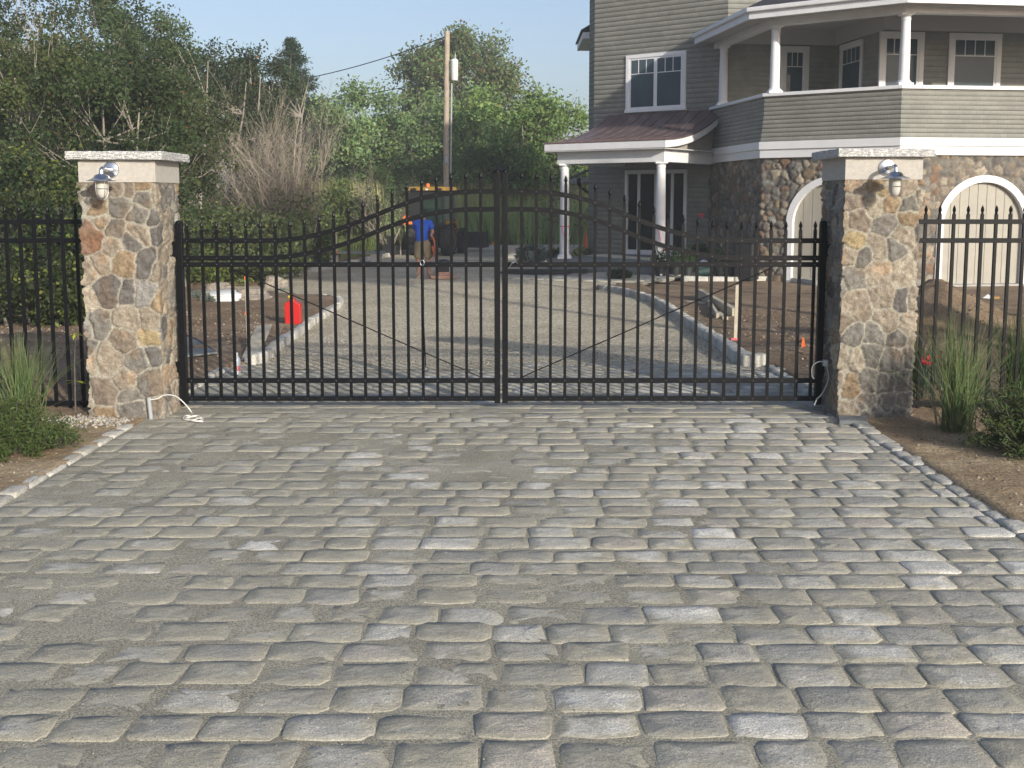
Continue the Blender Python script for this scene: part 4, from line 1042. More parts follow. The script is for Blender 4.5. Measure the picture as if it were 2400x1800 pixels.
# pink tape on the wall corner and ribbons round the columns
q = TR; 
def ribbon(x, y, z, r, label):
    mb = MB(); pts = [(x+r*math.cos(a), y+r*math.sin(a), z) for a in np.linspace(0, 2*math.pi, 25)]; mb.tube(pts, .012, 4)
    mb.tube([(x-r*.5, y-r*.95, z-.01), (x-.02, y-r*1.25, z-.28), (x+.05, y-r*1.2, z-.62)], [.012, .01, .006], 4)
    tag(mb.build('marking_tape', M['pink'], None, base=(x, y, z)), label, 'marking tape', 'pink tapes tied round the porch columns')
ribbon(FR[0], FR[1], .95, .137, 'pink marking tape round the right porch column, its loose end hanging down')
ribbon(FLp[0], FLp[1], .93, .137, 'pink marking tape round the left porch column')
pk = FR-nTv*(dep-.10)-eBv*.0
s_, z_ = hit(1645, 503, PCE, eBr); qq = PCE+np.array(eBr)*(s_)+nTv*.06
mb = MB().obox((qq[0], qq[1], z_), (eBr[0], eBr[1], 0), (nT[0], nT[1], 0), (0, 0, 1), .09, .012, .028).obox((qq[0]+.03, qq[1], z_-.05), (eBr[0], eBr[1], 0), (nT[0], nT[1], 0), (.2, 0, 1), .035, .01, .04)
tag(mb.build('marking_tape', M['pink'], None, base=(qq[0], qq[1], z_)), 'pink tag stuck on the shingle wall beside the entry door', 'marking tape')

# stone paving in front of the porch
pv = [G(1147, 652), G(1397, 660), G(1470, 662), G(1560, 655), G(1600, 640)]
pav_poly = [(p.x, p.y) for p in pv]+[(5.6, 29.8), (FR[0]-.1, FR[1]-.6), (FLp[0], FLp[1]-.5), (.9, 29.6), (.3, 28.8)]
cobV, cobF, cobC = [], [], []
yy = 24.0
while yy < 31:
    xx = -1.5+random.uniform(0, .3)
    while xx < 6.5:
        if inpoly(np.array([xx]), np.array([yy]), pav_poly)[0]:
            g_ = random.uniform(.30, .42); stone_ring(cobV, cobF, cobC, xx, yy, .145, .105, random.uniform(-.04, .04), -.27+random.uniform(-.005, .005), (g_, g_, g_*.98), n=10, zb=-.36)
        xx += .31
    yy += .235
o = fast('stone_path', cobV, cobF, M['cobble'], col=np.array(cobC), smooth=True); tag(o, kind='structure')
curb('kerb', [(G(1600, 655).x, G(1600, 655).y), (G(1700, 656).x, G(1700, 656).y), (G(1830, 652).x, G(1830, 654).y), (G(1935, 668).x, G(1935, 668).y)], w_=.25, top=.08, zf=ztf, bottom=-.05, step=.6)

# ================================================================== UTILITY POLE AND WIRES
pp = PY(1046, 560, 43.9); ptop = PY(1048, 73, 43.9)
t = thing('utility_pole', (pp.x, 43.9, GZ), 'tall wooden utility pole rising behind the tractor with a grey transformer', 'utility pole')
MB().tube([(pp.x, 43.9, GZ), (pp.x+.02, 43.9, 4), (ptop.x, 43.9, ptop.z)], [.13, .12, .105], 14).build('pole', M['pole'], t, smooth=True)
tr = PY(1065, 165, 43.75)
mb = MB().lathe((tr.x, 43.75, tr.z-.40), [(.12, 0), (.145, .03), (.15, .74), (.158, .76), (.158, .80), (.10, .84), (.03, .86)], 18)
tf = mb.build('transformer', M['whiteplastic'], t, smooth=True)
MB().lathe((tr.x+.04, 43.7, tr.z+.42), [(.03, 0), (.045, .05), (.03, .09), (.04, .13), (.02, .18), (.01, .28)], 8).build('bushing', M['greyplastic'], tf)
MB().box(ptop.x+.08, tr.x, 43.8, 43.86, tr.z-.05, tr.z+.02).build('bracket', M['greyplastic'], t)
MB().tube([(ptop.x+.17, 43.85, tr.z-.5), (pp.x+.20, 43.85, 3), (pp.x+.20, 43.85, GZ)], .036, 8).build('conduit', M['greyplastic'], t, smooth=True)
bx = PY(1047, 375, 43.75); MB().box(bx.x-.07, bx.x+.07, 43.68, 43.8, bx.z-.14, bx.z+.14).build('meter_box', M['greyplastic'], t, bevel=.01)
def wire(a, b, sag, r, label):
    a = Vector(a); b = Vector(b); pts = [a.lerp(b, k/24)-Vector((0, 0, sag*4*(k/24)*(1-k/24))) for k in range(25)]
    tag(MB().tube(pts, r, 5).build('overhead_wire', M['blackplastic'], None, base=tuple(a)), label, 'wire', 'overhead wires')
a = PY(1043, 86, 43.9); m_ = PY(730, 158, 58); b = PY(330, 190, 64)
wire(a, b, 1.05, .022, 'dark overhead wire running from the pole top to the left over the trees')
a = PY(1043, 185, 43.9); b = PY(330, 250, 64); wire(a, b, .55, .016, 'lower overhead wire running left from the pole at the height of the transformer')

# ================================================================== TREES AND SHRUBS
def leaves(cent, size, cols, seed, asp=.5, up=.35, jitter=.25):
    r = np.random.default_rng(seed); n = len(cent)
    u = r.normal(size=(n, 3)); u /= np.linalg.norm(u, axis=1)[:, None]
    w_ = r.normal(size=(n, 3)); w_[:, 2] *= .55; w_ = np.cross(u, w_); w_ /= np.linalg.norm(w_, axis=1)[:, None]+1e-9
    s = (size*r.uniform(1-jitter*1.6, 1+jitter*1.6, n))[:, None]
    a = cent+u*s*.5; b = cent+w_*s*.5*asp; c = cent-u*s*.5; d = cent-w_*s*.5*asp
    V = np.stack([a, b, c, d], 1).reshape(-1, 3); Fc = np.arange(4*n).reshape(n, 4)
    C = np.repeat(cols, 4, 0); return V, Fc, C
def leafcols(n, base, seed, var=.25, alt=None, altp=.0, clump=None):
    r = np.random.default_rng(seed); c = np.array(base)[None]*np.ones((n, 1))
    if alt is not None:
        pick = (r.random(n) < altp); c[pick] = np.array(alt)
    f = r.uniform(1-var, 1+var, n)
    if clump is not None: f = f*clump
    c = c*f[:, None]; c[:, 0] *= r.uniform(.85, 1.2, n); return np.clip(c, 0, 1)
def tree(name, label, cat, x, y, h, wd, z0, base, nl=9000, ls=.11, ncl=40, tr=.09, seed=0, group=None, alt=None, altp=.1, shape='round', stems=1, clr=.17, depth=None, bare=0, mat='leaf', barkm='bark', fill=.5, zb=None):
    r = np.random.default_rng(seed); zb = ztf(y) if zb is None else zb; dp = depth or wd
    t = thing(name, (x, y, zb), label, cat, group)
    cc = []
    while len(cc) < ncl:
        p = r.uniform(-1, 1, 3); d = np.linalg.norm(p)
        if d > 1 or d < r.random()*fill: continue
        if shape == 'cone' and math.hypot(p[0], p[1]) > (1-(p[2]+1)/2)*.95+.05: continue
        if shape == 'top' and p[2] < -.3 and r.random() < .5: continue
        cc.append(p)
    cc = np.array(cc); ch = (h-z0)/2
    P = np.stack([x+cc[:, 0]*wd/2, y+cc[:, 1]*dp/2, zb+z0+ch+cc[:, 2]*ch], 1)
    # trunk, limbs to the clumps
    mb = MB(); cs = []
    for s in range(stems):
        a = r.uniform(0, 6.28); sx = x+(0 if stems == 1 else r.normal()*wd*.13); sy = y+(0 if stems == 1 else r.normal()*dp*.1)
        lean = (x-sx)*(-.6)+r.normal()*wd*.05
        top = zb+z0+ch*1.5
        pts = [(sx+lean*q**1.4+r.normal()*.02*h*q*(1-q), sy+r.normal()*.02*h*q, zb-.1+(top-zb)*q) for q in np.linspace(0, 1, 7)]
        rad = [tr*(1-.82*q) for q in np.linspace(0, 1, 7)]; mb.tube(pts, rad, 7); cs.append(np.array(pts))
    for i, p in enumerate(P):
        st = cs[i % stems]; k = np.argmin(np.abs(st[:, 2]-(p[2]-.35*abs(p[2]-zb)*.6))); a = st[min(k, 5)]
        mid = a*.45+p*.55; mid = mid+r.normal(size=3)*wd*.03; mid[2] -= .04*wd
        mb.tube([tuple(a), tuple(mid), tuple(p)], [tr*.28, tr*.16, tr*.05], 4, cap=False)
        if bare:
            for _ in range(bare):
                q = p+r.normal(size=3)*np.array([wd*.07, dp*.07, ch*.16]); mb.tube([tuple(mid), tuple((mid+q)/2+r.normal(size=3)*.05), tuple(q+np.array([0, 0, .25]))], [tr*.12, tr*.07, tr*.03], 3, cap=False)
    mb.build('trunk', M[barkm], t, smooth=True)
    per = r.dirichlet(np.ones(ncl)*3)*nl; cen = []; cl = []; cm = []
    for i, p in enumerate(P):
        m = max(6, int(per[i])); rad = wd*clr*r.uniform(.6, 1.25)
        # leaves gathered on twigs inside the clump
        nt = max(3, m//14); tips = r.normal(size=(nt, 3)); tips /= np.linalg.norm(tips, axis=1)[:, None]; tips *= rad*r.uniform(.35, 1.08, (nt, 1)); tips[:, 2] *= .72
        q = tips[r.integers(0, nt, m)]*r.uniform(.75, 1.05, (m, 1))+r.normal(size=(m, 3))*ls*1.15
        cen.append(p+q); tone = r.uniform(.72, 1.3); cl.append(np.full(m, tone)); ak = r.random() < .25; cm.append(np.full(m, ak))
    cen = np.concatenate(cen); cl = np.concatenate(cl); cm = np.concatenate(cm); nz_ = len(cen)
    C = leafcols(nz_, base, seed+1, .25, alt, altp, cl)
    if alt is not None:
        k = cm & (r.random(nz_) < altp*2.5); C[k] = np.array(alt)*r.uniform(.7, 1.2, (k.sum(), 1))
    keep = cen[:, 2] > zb+.02
    cen = cen[keep]; C = C[keep]
    V, Fc, C = leaves(cen, ls, C*np.array((.97, 1.03, 1.0)), seed+2, asp=.55 if mat == 'leaf' else .18)
    fast('crown', V, Fc, M[mat], t, col=C)
    return t
GD = (.050, .070, .026); GM = (.075, .115, .030); GL = (.125, .175, .045); GY_ = (.15, .17, .035); GB = (.10, .085, .035)
RUST = (.20, .085, .03)
wood = 'trees of the wood behind the left pillar'
def zat(v, Y): return PY(1200, v, Y).z
def xat(u, Y, v=450): return PY(u, v, Y).x
# (u, Y, v of the top, crown width m, crown start, colour, ...)
TR_ = [
 (20, 25, -150, 4.6, 1.6, GD, 'tall dark leafy tree at the left edge, its top cut off by the frame', 101),
 (175, 27, -90, 4.4, 1.8, (0.056, 0.082, 0.030), 'tall airy tree second from the left edge, above the lamp of the left pillar', 102),
 (300, 25, -25, 3.6, 1.6, (0.058, 0.085, 0.033), 'grey-green tree whose top stands against the sky above the left pillar', 103),
 (372, 27, 30, 2.6, 2.4, (0.069, 0.100, 0.040), 'slim tree with loose feathery branches reaching into the sky right of the tall ones', 104),
 (100, 21, 40, 3.6, 1.2, (0.067, 0.088, 0.027), 'broad tree of yellowish foliage in front of the tall trees at the left edge', 105),
 (250, 20.5, 130, 3.2, 1.2, (0.050, 0.075, 0.026), 'rounded dark tree directly above the cap of the left pillar', 106),
 (420, 24, 190, 2.8, 1.0, (0.066, 0.088, 0.033), 'olive green tree right of the left pillar cap, left of the bare bush', 107),
 (455, 31, 118, 2.6, 3.0, (0.048, 0.069, 0.029), 'dark leafy sapling top left of centre, lower than the feathery tree', 108),
 (540, 32, 100, 2.9, 3.0, (0.044, 0.066, 0.028), 'dark tree with separate leafy tips above the bare grey bush', 109),
 (612, 33, 122, 2.4, 2.6, (0.044, 0.067, 0.027), 'dark tree between the leafy tips and the pointed spruce', 110),
]
for i, (u, Y, vt, wd, z0, c, lab, sd_) in enumerate(TR_):
    h = zat(vt, Y)-ztf(Y)
    tree('deciduous_tree', lab, 'tree', xat(u, Y), Y, h, wd, z0, c, nl=24000 if i < 4 else 19000, ls=.078 if Y < 28 else .095, ncl=64 if i < 4 else 46, tr=.075, seed=sd_, group=wood, alt=GB if i in (0, 1, 4, 6) else RUST, altp=.06 if i in (0, 1, 4, 6) else .004, stems=3, bare=1, barkm='greybark', clr=.15 if i < 4 else .17, fill=.35)
# spruce
Y = 45; x_ = xat(688, Y)
def spruce(x, y, h, wd, label, seed, z0=.6):
    r = np.random.default_rng(seed); zb = ztf(y); t = thing('spruce_tree', (x, y, zb), label, 'tree')
    mb = MB().tube([(x, y, zb-.1), (x, y, zb+h*.98)], [.13, .02], 7); cen = []
    z = z0
    while z < h:
        rad = wd/2*(1-(z-z0)/(h-z0))**.75+.08
        for k in range(9):
            a = r.uniform(0, 6.28); L = rad*r.uniform(.75, 1.12); tip = np.array([x+math.cos(a)*L, y+math.sin(a)*L, zb+z+L*.28*r.uniform(.2, 1.2)]); b0 = np.array([x, y, zb+z])
            mb.tube([tuple(b0), tuple(tip)], [.022, .006], 3, cap=False)
            m = int(16+L*46); q = r.random((m, 1))**.6; cen.append(b0+(tip-b0)*q+r.normal(size=(m, 3))*np.array([.075, .075, .05])*(1+L*.5))
        z += .17
    mb.build('trunk', M['bark'], t); cen = np.concatenate(cen)
    V, Fc, C = leaves(cen, .17, leafcols(len(cen), (.028, .052, .026), seed, .3), seed, asp=.22); fast('crown', V, Fc, M['needle'], t, col=C)
spruce(x_, Y, zat(93, Y)-ztf(Y), 5.6, 'pointed dark spruce standing above the bare bush left of the wires', 5)
MID = [
 (720, 46, 215, 5.0, 1.0, (0.173, 0.238, 0.102), 'pale green tree right below the pointed spruce', 201),
 (830, 48, 190, 5.2, 1.0, (0.173, 0.254, 0.102), 'light green tree with an open crown left of the utility pole', 202),
 (910, 49, 262, 4.6, .6, (0.126, 0.178, 0.076), 'darker green tree directly left of the utility pole, with branches showing', 203),
 (985, 50, 185, 4.6, .8, (0.143, 0.213, 0.081), 'green tree rising just behind the utility pole', 204),
 (1092, 62, 72, 7.4, 3.2, (0.120, 0.165, 0.062), 'large round tree turning brown behind the utility pole', 205),
 (1130, 50, 225, 4.8, .6, (0.173, 0.254, 0.076), 'bright green tree right of the transformer', 206),
 (1215, 47, 205, 4.8, .6, (0.178, 0.259, 0.081), 'bright green rounded tree below the brown one towards the house', 207),
 (1310, 48, 200, 4.8, .6, (0.181, 0.259, 0.086), 'bright green tree touching the grey tower wall', 208),
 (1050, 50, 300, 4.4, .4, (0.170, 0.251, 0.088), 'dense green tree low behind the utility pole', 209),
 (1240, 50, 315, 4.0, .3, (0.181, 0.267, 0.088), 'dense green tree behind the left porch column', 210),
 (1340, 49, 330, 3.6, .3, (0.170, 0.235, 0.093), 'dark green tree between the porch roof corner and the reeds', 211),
]
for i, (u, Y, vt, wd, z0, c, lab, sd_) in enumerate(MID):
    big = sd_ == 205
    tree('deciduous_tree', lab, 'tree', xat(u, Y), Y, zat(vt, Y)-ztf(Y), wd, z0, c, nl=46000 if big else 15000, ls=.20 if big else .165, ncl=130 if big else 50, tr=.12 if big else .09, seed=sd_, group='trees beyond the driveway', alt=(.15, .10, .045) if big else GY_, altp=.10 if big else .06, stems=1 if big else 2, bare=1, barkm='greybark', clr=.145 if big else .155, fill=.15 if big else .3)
# bare bush of grey twigs
def bare_bush(x, y, h, wd, label, seed, n1=30, leafy=1400, zb=None, r0=.035, name='bare_bush', group=None):
    r = random.Random(seed); zb = ztf(y) if zb is None else zb; t = thing(name, (x, y, zb), label, 'bush', group); mb = MB(); tips = []
    def branch(p, d, L, rad, lvl):
        n = 4; pts = [p]; q = Vector(p); dd = Vector(d)
        for k in range(n):
            dd = (dd+Vector((r.gauss(0, .10), r.gauss(0, .10), r.gauss(.045, .05)))).normalized(); q = q+dd*L/n; pts.append(q.copy())
        mb.tube(pts, [rad*(1-.75*k/n) for k in range(n+1)], 5 if lvl == 0 else 3, cap=False)
        if lvl == 3: tips.append(pts[-1]); return
        for k in range((5, 5, 4)[lvl]):
            i = r.randint(1, n); b = pts[i]; nd = (dd+Vector((r.gauss(0, .42), r.gauss(0, .42), r.gauss(.16, .24)))).normalized()
            branch(b, nd, L*r.uniform(.40, .66), rad*.42, lvl+1)
    for k in range(n1):
        a = r.uniform(0, 6.28); sp_ = r.uniform(.05, .62); d = Vector((math.cos(a)*sp_*wd/h*1.3, math.sin(a)*sp_*.9, 1)).normalized()
        branch(Vector((x+r.gauss(0, .28), y+r.gauss(0, .25), zb-.05)), d, h*r.uniform(.42, .60), r0*r.uniform(.6, 1.2), 0)
    mb.build('branches', M['twig'], t)
    if leafy:
        rr = np.random.default_rng(seed); T_ = np.array([tuple(p) for p in tips]); c = T_[rr.integers(0, len(T_), leafy)]+rr.normal(size=(leafy, 3))*.10
        c = c[c[:, 2] < zb+h*rr.uniform(.2, 1.1, len(c))]
        V, Fc, C = leaves(c, .085, leafcols(len(c), (.075, .10, .045), seed, .3), seed, asp=.5); fast('leaves', V, Fc, M['leaf'], t, col=C)
bare_bush(xat(662, 28.5), 28.5, 5.1, 4.6, 'large leafless bush of grey twigs between the left pillar and the utility pole', 31, n1=36)
bare_bush(xat(520, 30), 30, 4.2, 3.2, 'smaller grown-over bush of brown twigs behind the large leafless bush', 32, n1=14, leafy=5000)
bare_bush(xat(905, 38), 38, 3.4, 3.2, 'low bush with pale dead twigs left of the utility pole', 33, n1=9, leafy=4000, r0=.03)
bare_bush(xat(1300, 37), 37, 4.0, 2.4, 'slanting dead grey branches beside the porch roof', 34, n1=5, leafy=900, r0=.035)
# undergrowth
und = 'shrubs of the undergrowth'
UND = [
 (20, 17.5, 330, 2.4, (0.046, 0.064, 0.020), 'yellow-green shrub at the left edge behind the iron fence'),
 (110, 18.5, 345, 2.6, (0.037, 0.056, 0.020), 'leafy shrub behind the fence, left of the left pillar lamp'),
 (175, 17.0, 440, 1.8, (0.032, 0.049, 0.018), 'dark shrub just left of the left pillar behind the fence'),
 (40, 16.2, 560, 2.0, (0.034, 0.047, 0.018), 'low shrub on the bare soil at the left edge, behind the fence'),
 (140, 16.4, 590, 1.7, (0.039, 0.052, 0.018), 'low shrub on the bare soil next to the left pillar, behind the fence'),
 (250, 20, 330, 3.0, (0.027, 0.047, 0.018), 'dark shrub hidden behind the left stone pillar'),
 (400, 24, 400, 2.6, (0.058, 0.090, 0.032), 'dark shrub right of the left pillar, above the gate end'),
 (480, 26, 500, 2.4, (0.061, 0.093, 0.032), 'dark shrub above the flat end of the left gate leaf'),
 (560, 27.5, 540, 2.4, (0.058, 0.090, 0.030), 'dark low shrub beneath the leafless bush, towards the left'),
 (680, 31, 540, 2.4, (0.058, 0.093, 0.029), 'dark low shrub beneath the leafless bush, towards the right'),
 (440, 24.6, 605, 2.0, (0.109, 0.142, 0.032), 'yellowish low shrub behind the boulders, beside the white lid'),
 (560, 25.2, 600, 2.2, (0.119, 0.145, 0.035), 'yellowish low shrub behind the boulders, right of the white lid'),
 (625, 27.5, 590, 1.8, (0.087, 0.122, 0.035), 'olive low shrub where the far kerb begins'),
 (775, 39, 430, 3.0, (0.102, 0.142, 0.043), 'green shrub between the leafless bush and the tractor'),
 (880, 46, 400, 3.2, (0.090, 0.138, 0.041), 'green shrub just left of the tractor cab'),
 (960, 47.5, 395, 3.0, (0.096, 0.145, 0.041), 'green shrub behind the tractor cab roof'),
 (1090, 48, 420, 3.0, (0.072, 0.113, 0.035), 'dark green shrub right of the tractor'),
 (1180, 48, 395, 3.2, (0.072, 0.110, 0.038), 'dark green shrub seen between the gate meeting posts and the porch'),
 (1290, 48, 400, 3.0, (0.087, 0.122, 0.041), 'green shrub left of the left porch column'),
 (1370, 48, 400, 3.0, (0.102, 0.133, 0.043), 'green shrub glimpsed below the porch beam'),
]
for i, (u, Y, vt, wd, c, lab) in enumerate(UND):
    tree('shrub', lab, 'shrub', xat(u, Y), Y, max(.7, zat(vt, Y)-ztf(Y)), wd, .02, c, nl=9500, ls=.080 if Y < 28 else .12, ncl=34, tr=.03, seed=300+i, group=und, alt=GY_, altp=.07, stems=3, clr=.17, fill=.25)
# far wood closing the view, one mass nobody could count
r = np.random.default_rng(55); n = 90000
ux = r.uniform(-60, 40, n); uy = r.uniform(0, 5, n)+np.where(ux < -14, 33, 66); hh = np.where(ux < -14, 6.3, 5.0)+1.2*fbm(ux*.35, uy*0, 5, 3)
uz_ = -.3+hh*r.random(n)**.8
V, Fc, C = leaves(np.stack([ux, uy, uz_], 1), .34, leafcols(n, (.08, .11, .05), 3, .35), 9, asp=.6)
o = fast('far_woodland', V, Fc, M['leaf'], col=C); tag(o, 'dense dark green woodland closing the view behind the trees', 'woodland', kind='stuff')
n = 95000
ux = r.uniform(-40, -4.2, n); uy = np.maximum(np.where(ux < -7.4, 19.5, 24.2), 23.5+fbm(ux*.5, ux*0, 8)*1.5+r.uniform(0, 6, n)); k = ux < -uy*.17-.4; ux, uy = ux[k], uy[k]
uz_ = .1+(1.1+1.0*fbm(ux*.6, uy*.6, 77))*r.random(len(ux))
V, Fc, C = leaves(np.stack([ux, uy, uz_], 1), .095, leafcols(len(ux), (.085, .115, .045), 3, .35, alt=(.16, .16, .05), altp=.06), 10, asp=.6)
o = fast('undergrowth', V, Fc, M['leaf'], col=C); tag(o, 'tangled dark undergrowth on the floor of the left wood', 'undergrowth', kind='stuff')

# blades of grass
def blades(name, cx, cy, cz, h, spread, n, wd, col, seed, label, cat, group=None, kind=None, parent=None, droop=.5, pts=5, hv=.3, cols=None):
    r = np.random.default_rng(seed)
    cx = np.asarray(cx, float)*np.ones(n); cy = np.asarray(cy, float)*np.ones(n); cz = np.asarray(cz, float)*np.ones(n)
    a = r.uniform(0, 6.28, n); L = h*r.uniform(1-hv, 1+hv*.6, n); sp = spread*np.abs(r.normal(size=n))*.7
    bend = np.clip(sp*1.4+r.normal(size=n)*.1, .02, 1.6)*droop
    V = np.zeros((n, pts, 2, 3)); dx, dy = np.cos(a), np.sin(a); px_, py_ = -dy, dx
    tw = r.uniform(0, 6.28, n); wx, wy = np.cos(tw), np.sin(tw)
    for k in range(pts):
        q = k/(pts-1); rr_ = sp*q+bend*q*q*L; zz = L*(q-bend*.42*q**3); ww = wd*(1-q**1.6)*.5+.0004
        X = cx+dx*rr_; Y = cy+dy*rr_; Z = cz+zz
        V[:, k, 0] = np.stack([X-wx*ww, Y-wy*ww, Z], 1); V[:, k, 1] = np.stack([X+wx*ww, Y+wy*ww, Z], 1)
    idx = np.arange(n)[:, None]*pts*2
    Fc = np.concatenate([np.stack([idx[:, 0]+2*k, idx[:, 0]+2*k+1, idx[:, 0]+2*k+3, idx[:, 0]+2*k+2], 1) for k in range(pts-1)])
    C = leafcols(n, col, seed, .3) if cols is None else cols
    C = np.repeat(C, pts*2, 0)
    base = (float(np.mean(cx)), float(np.mean(cy)), float(np.min(cz))) if kind is None else None
    o = fast(name, V.reshape(-1, 3), Fc, M['leaf'], parent, None if parent else base, col=C)
    return tag(o, label, cat, group, kind) if label else o
# reeds behind the tractor
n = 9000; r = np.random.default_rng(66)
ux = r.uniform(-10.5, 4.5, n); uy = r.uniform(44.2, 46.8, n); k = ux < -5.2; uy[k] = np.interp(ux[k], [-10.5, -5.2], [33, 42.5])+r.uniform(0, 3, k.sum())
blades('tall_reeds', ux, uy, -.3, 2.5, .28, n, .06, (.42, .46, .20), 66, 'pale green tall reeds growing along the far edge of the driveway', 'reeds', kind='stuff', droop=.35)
n = 5000; ux = r.uniform(-8.4, 1.6, n); uy = np.where(ux < -3.8, np.interp(ux, [-8.4, -3.8], [26.5, 40.5]), 44.2)+r.uniform(0, 1.6, n)
blades('grass', ux, uy, -.3, .75, .3, n, .035, (.13, .18, .055), 67, 'short green weeds and grass at the foot of the reeds', 'grass', kind='stuff')

# planting beside the pillars
def grass_clump(x, y, z, h, spread, n, label, seed, col=(.13, .19, .075)):
    t = thing('ornamental_grass', (x, y, z), label, 'ornamental grass', 'clumps of ornamental grass by the fences')
    r = np.random.default_rng(seed); bx_ = x+r.normal(size=n)*.05; by_ = y+r.normal(size=n)*.045
    blades('blades', bx_, by_, z-.02, h, spread, n, .0058, col, seed, None, None, parent=t, droop=.75)
    m = n//7; bx_ = x+r.normal(size=m)*.05; by_ = y+r.normal(size=m)*.045
    blades('dry_blades', bx_, by_, z-.02, h*.45, spread*1.6, m, .006, (.33, .25, .14), seed+1, None, None, parent=t, droop=1.0)
    return t
q = G(55, 985); grass_clump(q.x, 8.15, .02, .62, .20, 330, 'green ornamental grass clump at the left edge in front of the fence', 1)
q = G(2240, 1012); grass_clump(q.x, q.y, .03, .80, .22, 300, 'tall green ornamental grass clump right of the right pillar', 2)
grass_clump(4.25, 8.95, .03, .72, .2, 220, 'greener grass clump behind the right fence', 3, (.07, .13, .035))
grass_clump(3.45, 9.1, .03, .55, .25, 200, 'short grass clump close behind the right pillar and fence', 4, (.06, .10, .035))
grass_clump(-3.5, 9.0, .03, .62, .12, 160, 'thin grass clump behind the left fence against the left pillar', 6, (.06, .10, .03))
def juniper(x, y, z, rx_, ry_, h, label, seed, col=(.060, .092, .026), n=9000):
    r = np.random.default_rng(seed); t = thing('evergreen_shrub', (x, y, z), label, 'shrub', 'evergreen shrubs in the front beds')
    mb = MB(); cen = []; dirs = []
    for k in range(170):
        a = r.uniform(0, 6.28); el = r.uniform(.05, 1.0); d = np.array([math.cos(a)*math.cos(el*1.4), math.sin(a)*math.cos(el*1.4), math.sin(el*1.35)])
        tip = np.array([x, y, z])+d*np.array([rx_, ry_, h])*r.uniform(.72, 1.12); mb.tube([(x, y, z), tuple(np.array([x, y, z])*.35+tip*.65-np.array([0, 0, .02])), tuple(tip)], [.006, .004, .001], 3, cap=False)
        m = n//170; q = r.uniform(.45, 1.03, (m, 1)); cen.append(np.array([x, y, z])+(tip-np.array([x, y, z]))*q+r.normal(size=(m, 3))*.020)
    mb.build('twigs', M['bark'], t); cen = np.concatenate(cen)
    rad = np.linalg.norm((cen-np.array([x, y, z]))/np.array([rx_, ry_, h]), axis=1)
    V, Fc, C = leaves(cen, .034, leafcols(len(cen), col, seed, .3), seed, asp=.20); fast('foliage', V, Fc, M['needle'], t, col=C)
q = G(25, 1075); juniper(-3.34, 7.05, .02, .46, .40, .36, 'feathery evergreen shrub on the soil at the lower left edge', 8, n=16000)
q = G(2392, 1075); juniper(q.x+.10, q.y+.12, .02, .42, .40, .44, 'feathery evergreen shrub on the soil at the lower right edge', 9, n=14000)
def stick_plant(x, y, z, h, label, seed):
    r = np.random.default_rng(seed); t = thing('sapling', (x, y, z), label, 'sapling')
    MB().tube([(x, y, z-.02), (x+.01, y, z+h*.6), (x+.03, y, z+h)], [.006, .004, .002], 5).build('stem', M['bark'], t)
    V = []; Fc = []; C = []
    for zz in (.38, 1.0):
        for k in range(5):
            a = r.uniform(0, 6.28); d = np.array([math.cos(a), math.sin(a)*.6, r.uniform(-.5, .4)]); L = r.uniform(.07, .12); c = np.array([x+.02*zz, y, z+h*zz]); s_ = np.array([-d[1], d[0], .1])*.018
            b = len(V); V += [c, c+d*L*.5+s_, c+d*L, c+d*L*.5-s_]; Fc.append((b, b+1, b+2, b+3)); C += [(.45, .50, .04)]*4
    fast('leaves', V, Fc, M['leaf'], t, col=np.array(C))
q = PY(178, 985, 8.45); stick_plant(q.x, 8.45, .02, .62, 'yellow-leaved thin sapling close to the left side of the left pillar', 3)
# red flowers behind the right fence
q = PY(2180, 860, 8.95); t = thing('flowering_plant', (3.45, 8.95, .03), 'small plant with red flowers behind the right fence next to the pillar', 'flowering plant')
mb = MB(); V = []; Fc = []; C = []; r = random.Random(4)
for k in range(14):
    u = r.choice([2168, 2172, 2160, 2200, 2226, 2165, 2178])+r.uniform(-5, 5); v = r.uniform(832, 856); p = PY(u, v, 8.95+r.uniform(-.1, .1)); mb.tube([(3.47+r.uniform(-.1, .1), 8.95, .03), (p.x, p.y, p.z*.6), tuple(p)], .0025, 3, cap=False)
    for j in range(6):
        a = r.uniform(0, 6.28); d = Vector((math.cos(a), r.uniform(-.5, .5), math.sin(a)))*.02; s_ = Vector((d.z, .3*d.x, -d.x))*.5; b = len(V); V += [tuple(p), tuple(p+d*.6+s_), tuple(p+d), tuple(p+d*.6-s_)]; Fc.append((b, b+1, b+2, b+3))
mb.build('stems', M['potgreen'], t); fast('petals', V, Fc, M['flower'], t)
# rubble at the foot of the left pillar
n = 420; r = np.random.default_rng(12)
px = r.uniform(-3.62, -2.92, n); py = 8.17-np.abs(r.normal(size=n))*.14-(px+3.3)**2*.1; rr_ = .0
o = pebbles('rubble', px, py, ground_z(px, py)+.004, .006, .026, M['pebble'], [(.40, .36, .29), (.26, .24, .21), (.34, .27, .19), (.42, .41, .38)])
tag(o, 'loose stone rubble on the soil in front of the left pillar foot', 'rubble', kind='stuff')
n = 2600; px = np.concatenate([r.uniform(-4.6, -2.98, n//2), r.uniform(2.75, 4.8, n//2)]); py = r.uniform(4.2, 8.4, n)
o = pebbles('soil_clods', px, py, ground_z(px, py), .003, .014, M['pebble'], [(.20, .14, .09), (.28, .22, .16), (.14, .09, .06), (.36, .33, .28)]); tag(o, 'small clods and stones scattered on the bare soil beds', 'soil clods', kind='stuff')
n = 5200; px = np.concatenate([r.uniform(-9, -3.05, n//2), r.uniform(2.8, 8.5, n//2)]); py = r.uniform(9.2, 19, n); k = ~inpoly(px, py, gravel_poly); px, py = px[k], py[k]
